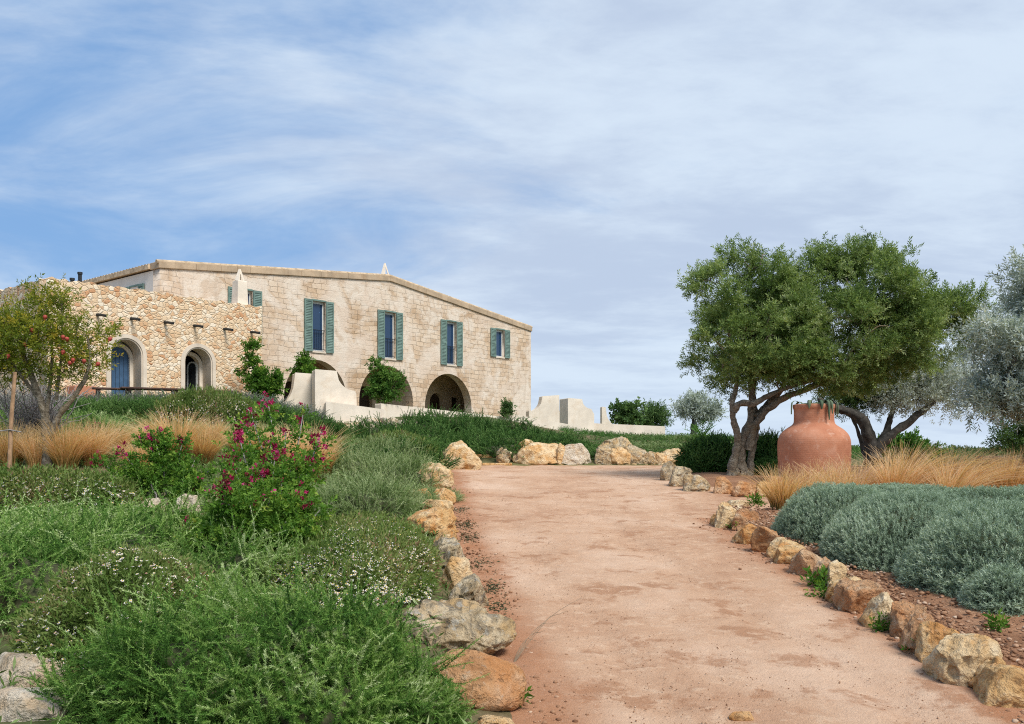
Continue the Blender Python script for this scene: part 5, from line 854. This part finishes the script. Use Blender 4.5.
# ------------------------------------------------------------------ urn
uz = 16.6; ub2 = P(814, 490, uz); uy = uz; ux = ub2[0]; z0 = road_h(np.array(uy)) + .06; kx = uz / FPX
ux = P(814, 490, uz + .7)[0]
urn = empty('terracotta_urn', (ux, uy + .7, float(z0)), 0, 'huge terracotta urn with narrow neck standing in the dry grass', 'urn')
kk = (uz + .7) / FPX
pf = [(x * .685, y * 1.685 / 82) for x, y in [(.60, 0), (.84, 1), (.93, 8), (.975, 18), (.99, 28), (1.0, 38), (.995, 45), (.965, 49.5), (.90, 53.5), (.80, 57), (.69, 59.5), (.60, 61.5), (.555, 63.5), (.545, 66), (.545, 73), (.55, 77), (.575, 78.2), (.58, 81), (.565, 82), (.51, 82), (.49, 80), (.49, 70), (.50, 64)]]
from bpy.types import Object
def smooth_prof(pf, n=4):
    p = np.array(pf); t = np.arange(len(p)); tt = np.linspace(0, len(p) - 1, len(p) * n); return np.column_stack([np.interp(tt, t, p[:, 0]), np.interp(tt, t, p[:, 1])])
pp = smooth_prof(pf)
for _ in range(3): pp[1:-1] = (pp[:-2] + 2 * pp[1:-1] + pp[2:]) / 4
zs_ = ((490 - 407) * kk) / 1.685; b = MB(); b.lathe([(r * 35.2 * kk / .685, z * zs_) for r, z in pp], 72); V = b.V[0]; a = np.arctan2(V[:, 1], V[:, 0]); V[:, :2] *= (1 + .012 * (vnoise(np.column_stack([np.cos(a) * 1.5, np.sin(a) * 1.5, V[:, 2] * 2.5]), 8) - .5) * 2)[:, None]; b.build('body', MAT['terracotta'], urn, True)
# trailing succulent in the mouth of the urn
b = MB(); rng = np.random.default_rng(9); rr_ = .385 * 35.2 * kk / .685
for a, L in [(182, .22), (290, .34), (300, .22), (352, .28), (6, .24), (240, .12), (120, .3), (60, .3), (270, .14), (330, .16)]:
    a = rad(a); d = np.array([math.cos(a), math.sin(a), 0]); t = np.linspace(0, 1, 8)
    c = np.array([d * (rr_ * (.72 + .40 * min(1, s * 2.2))) + np.array([0, 0, 1.685 * zs_ + .05 * math.sin(min(1, s * 2) * math.pi) - max(0, s - .4) * L * 1.6 + .02]) for s in t]); sd_ = np.array([-d[1], d[0], 0]); w = .032 * np.sin(np.pi * (.18 + .80 * t)) + .006
    V = np.concatenate([np.stack([c + sd_ * w[:, None] + d * .008, c + d * .026, c - sd_ * w[:, None] + d * .008, c + d * .002], 1)]).reshape(-1, 3); F = [(i * 4 + j, i * 4 + (j + 1) % 4, i * 4 + 4 + (j + 1) % 4, i * 4 + 4 + j) for i in range(7) for j in range(4)]; b.add(V, F, rng.uniform(.3, .8))
b.lathe([(.01, 1.685 * zs_ + .03), (rr_ * .5, 1.685 * zs_ + .025), (rr_ * .78, 1.685 * zs_ + .005), (rr_ * .80, 1.685 * zs_ - .06), (.01, 1.685 * zs_ - .06)], 20, .3)
b.tube([(-.05, -.1, 1.685 * zs_), (.10, -.2, 1.685 * zs_ + .04), (.26, -.25, 1.685 * zs_ + .16)], [.012, .012, .008], 6, .2)
o = b.build('trailing_succulent', MAT['succulent'], None, True); o.location = urn.location; tag(o, 'grey-green trailing succulent hanging over the rim of the urn', 'plant')
q = P(777, 488, uz + .6); b = MB(); b.box(-.1, .1, -.1, .12, -.05, .22); o = bevel(b.build('terracotta_block', MAT['terracotta']), .025, 2); o.location = (q[0], q[1], gz(q[0], q[1]) + .02); tag(o, 'small terracotta block half hidden left of the urn', 'block')

# ------------------------------------------------------------------ stuff: ground cover, gravel, woods, weeds
rng = np.random.default_rng(77)
tf = [leafy_twig(8, .12, leaf2(.06, .012), 300 + i, 1.0) for i in range(3)]
def cover(name, n, xr, yr, keep, mat, scale, seed, tint=.45):
    rng = np.random.default_rng(seed); x = rng.uniform(*xr, n); y = yr[0] + (yr[1] - yr[0]) * rng.random(n) ** 1.0; k = keep(x, y); x, y = x[k], y[k]; k = vnoise(np.column_stack([x * 1.1, y * 1.1, x * 0]), 5) > .30; x, y = x[k], y[k]; p = np.column_stack([x, y, T(x, y) - .01]); s = rng.integers(0, 3, len(x)); m = MB(); d = rng.normal(0, .4, p.shape) + np.array([0, 0, 1]); tn = tint + rng.normal(0, .15, len(x)) + .4 * (vnoise(p * .8, 6) - .5); sc_ = scale * rng.uniform(.6, 1.5, len(x)) * (1 + p[:, 1] * .03)
    for i in range(3): q = s == i; m.inst(tf[i], frames(d[q], rng, sc_[q]), p[q], tn[q])
    return tag(m.build(name, MAT[mat]), kind='stuff')
cover('ground_cover', 26000, (-16, 0), (4, 27), lambda x, y: (x < XL(y) - .25) & (x > -.62 * y - 1.5), 'rosemary_light', .75, 401, .4)
cover('bank_cover', 16000, (-9, 14), (27, 44), lambda x, y: (y > 27) & ((x > 2) | (y < 33)), 'bank_green', .6, 402, .5)
cover('meadow_grass', 15000, (2, 60), (24, 110), lambda x, y: (y > 27.5) & (x > 4 + (y - 27) * .1), 'wood_leaf', .7, 403, .6)
# gravel and crumbs along the track edges and on bare soil
def gravel(name, n, fn, smin, smax, seed):
    rng = np.random.default_rng(seed); x, y, z = fn(rng, n); n = len(x); V, F = ICO[2]; V = V * (1 + .5 * (hash3(np.arange(len(V)), 1, 2, 3) - .5))[:, None]; m = MB(); s = smin + (smax - smin) * rng.random(n) ** 3; d = rng.normal(size=(n, 3)); Rm = frames(d, rng, s); Rm[:, 2] *= .65; m.inst((V, F, np.zeros(len(V))), Rm, np.column_stack([x, y, z + s * .25]), np.clip(rng.normal(.42, .2, n), 0, 1)); return tag(m.build(name, MAT['pebble'], None, True), kind='stuff')
def g_edge(rng, n):
    y = 3.9 + 14 * rng.random(n) ** 1.6; left = rng.random(n) < .3; off = np.abs(rng.normal(0, .16, n)); x = np.where(left, XL(y) + .02 + off, 2.93 - off); k = left | (y < 13); return x[k], y[k], road_h(y[k]) + .004
def g_bed(rng, n): y = rng.uniform(3.5, 13.3, n); x = 3.05 + 4.5 * rng.random(n) ** 2.2; return x, y, road_h(y) + .15
def g_road(rng, n): y = 4.3 + 12 * rng.random(n) ** 1.7; x = XL(y) + (2.9 - XL(y)) * rng.random(n); return x, y, road_h(y) + .003
gravel('edge_gravel', 4200, g_edge, .004, .019, 501); gravel('bed_gravel', 9000, g_bed, .005, .022, 502); gravel('road_gravel', 9000, g_road, .0015, .0055, 503)
def g_dark(rng, n):
    c = [(y_, XL(y_) + .14) for y_ in (7.4, 8.2, 9.4, 11.2, 12.3, 14.0)]; i = rng.integers(0, len(c), n); cc = np.array(c)[i]; y = cc[:, 0] + rng.normal(0, .22, n); x = cc[:, 1] + rng.normal(0, .07, n); return x, y, road_h(y) + .004
rng = np.random.default_rng(8); x, y, z = g_dark(rng, 1500); m = MB(); lt = leaf2(.035, .012); m.inst(lt, frames(rng.normal(0, 1, (1500, 3)) * np.array([1, 1, .25]), rng, rng.uniform(.5, 1.3, 1500)), np.column_stack([x, y, z + .006]), rng.normal(.1, .1, 1500)); tag(m.build('leaf_litter', MAT['dark_core']), kind='stuff')
# small weeds between the kerb rocks
wd = [leafy_twig(12, .10, leaf2(.045, .016), 310 + i, 1.1) for i in range(2)]
for i, (u, v, s, lb) in enumerate([(737, 530, 1.3, 'at the corner kerb rock'), (757, 512, 1.4, 'behind the kerb corner'), (818, 588, 1.3, 'at the foot of the pinkish rounded rock'), (826, 598, 1.2, 'below the rusty orange rock'), (880, 632, 1.0, 'below the cream split rock'), (506, 706, 1.2, 'under the orange boulder'), (1000, 648, 1.0, 'on the soil behind the largest kerb rock'), (838, 566, 1.2, 'behind the whitish knobbly rock'), (915, 654, .9, 'below the pinkish-red tilted rock')]):
    q = Gp(u, v); r2 = np.random.default_rng(600 + i); m = MB(); n = 16; p = r2.normal(0, .03, (n, 3)); p[:, 2] = 0; m.inst(wd[i % 2], frames(r2.normal(0, .6, (n, 3)) + np.array([0, 0, .7]), r2, r2.uniform(.6, 1.3, n) * s), p, r2.normal(.45, .15, n)); o = m.build('weed', MAT['pink_leaf']); o.location = (q[0], q[1], q[2] + (.12 if 'soil' in lb or 'behind' in lb else .01)); tag(o, 'small green weed ' + lb, 'weed', 'weeds between the kerb rocks')
# dry stalk leaning over the track
q = Gp(513, 665); b = MB(); r2 = np.random.default_rng(2)
for k in range(5):
    e = np.array([.22 + .05 * k, .28 + .06 * k, .16 + .03 * k]) * (.7 + .12 * k); t = np.linspace(0, 1, 7)[:, None]; b.tube(e * t + np.array([0, 0, .08]) * np.sin(np.pi * t) + r2.normal(0, .008, (7, 3)) * t, np.linspace(.003, .0012, 7), 4)
o = b.build('dry_stalk', MAT['dry_twig']); o.location = q; tag(o, 'dry branching stalk leaning over the track by the orange boulder', 'dry stalk')
# driftwood stick on the right bed
q = P(1021, 617, 7.4); b = MB(); b.tube([(-.06, .05, .03), (.1, 0, .02), (.4, -.1, .02)], [.012, .012, .01], 7); o = b.build('dry_stick', MAT['grey_twig']); o.location = (q[0], q[1], gz(q[0], q[1]) + .16); tag(o, 'pale dry stick on the soil at the right edge', 'stick')
# far woods: one mass of crowns
rng = np.random.default_rng(31); wl = [leafy_twig(8, .6, leaf2(.34, .24), 320 + i, 1.2) for i in range(3)]; ct = []
n = 900; Y = 150 + 190 * rng.random(n) ** .8; X = rng.uniform(-.7, 1.1, n) * Y; k = (X > .06 * Y) | (Y > 200); X, Y = X[k], Y[k]
R_ = rng.uniform(1.2, 2.6, len(X)); Zb = T(X, Y); m = MB(); per = 70; D = rng.normal(size=(len(X) * per, 3)); D[:, 2] = np.abs(D[:, 2]); D /= np.linalg.norm(D, axis=1)[:, None]; rr = np.repeat(R_, per); p = np.column_stack([np.repeat(X, per), np.repeat(Y, per), np.repeat(Zb + R_ * .7, per)]) + D * (rr * rng.uniform(.7, 1.05, len(rr)))[:, None] * np.array([1, 1, .9]); s = rng.integers(0, 3, len(p)); tn = np.repeat(rng.normal(.5, .22, len(X)), per) + rng.normal(0, .1, len(p))
for i in range(3): q = s == i; m.inst(wl[i], frames(D[q] + rng.normal(0, .4, (q.sum(), 3)), rng, rng.uniform(.7, 1.2, q.sum())), p[q], tn[q])
tag(m.build('woods', MAT['wood_leaf']), kind='stuff')
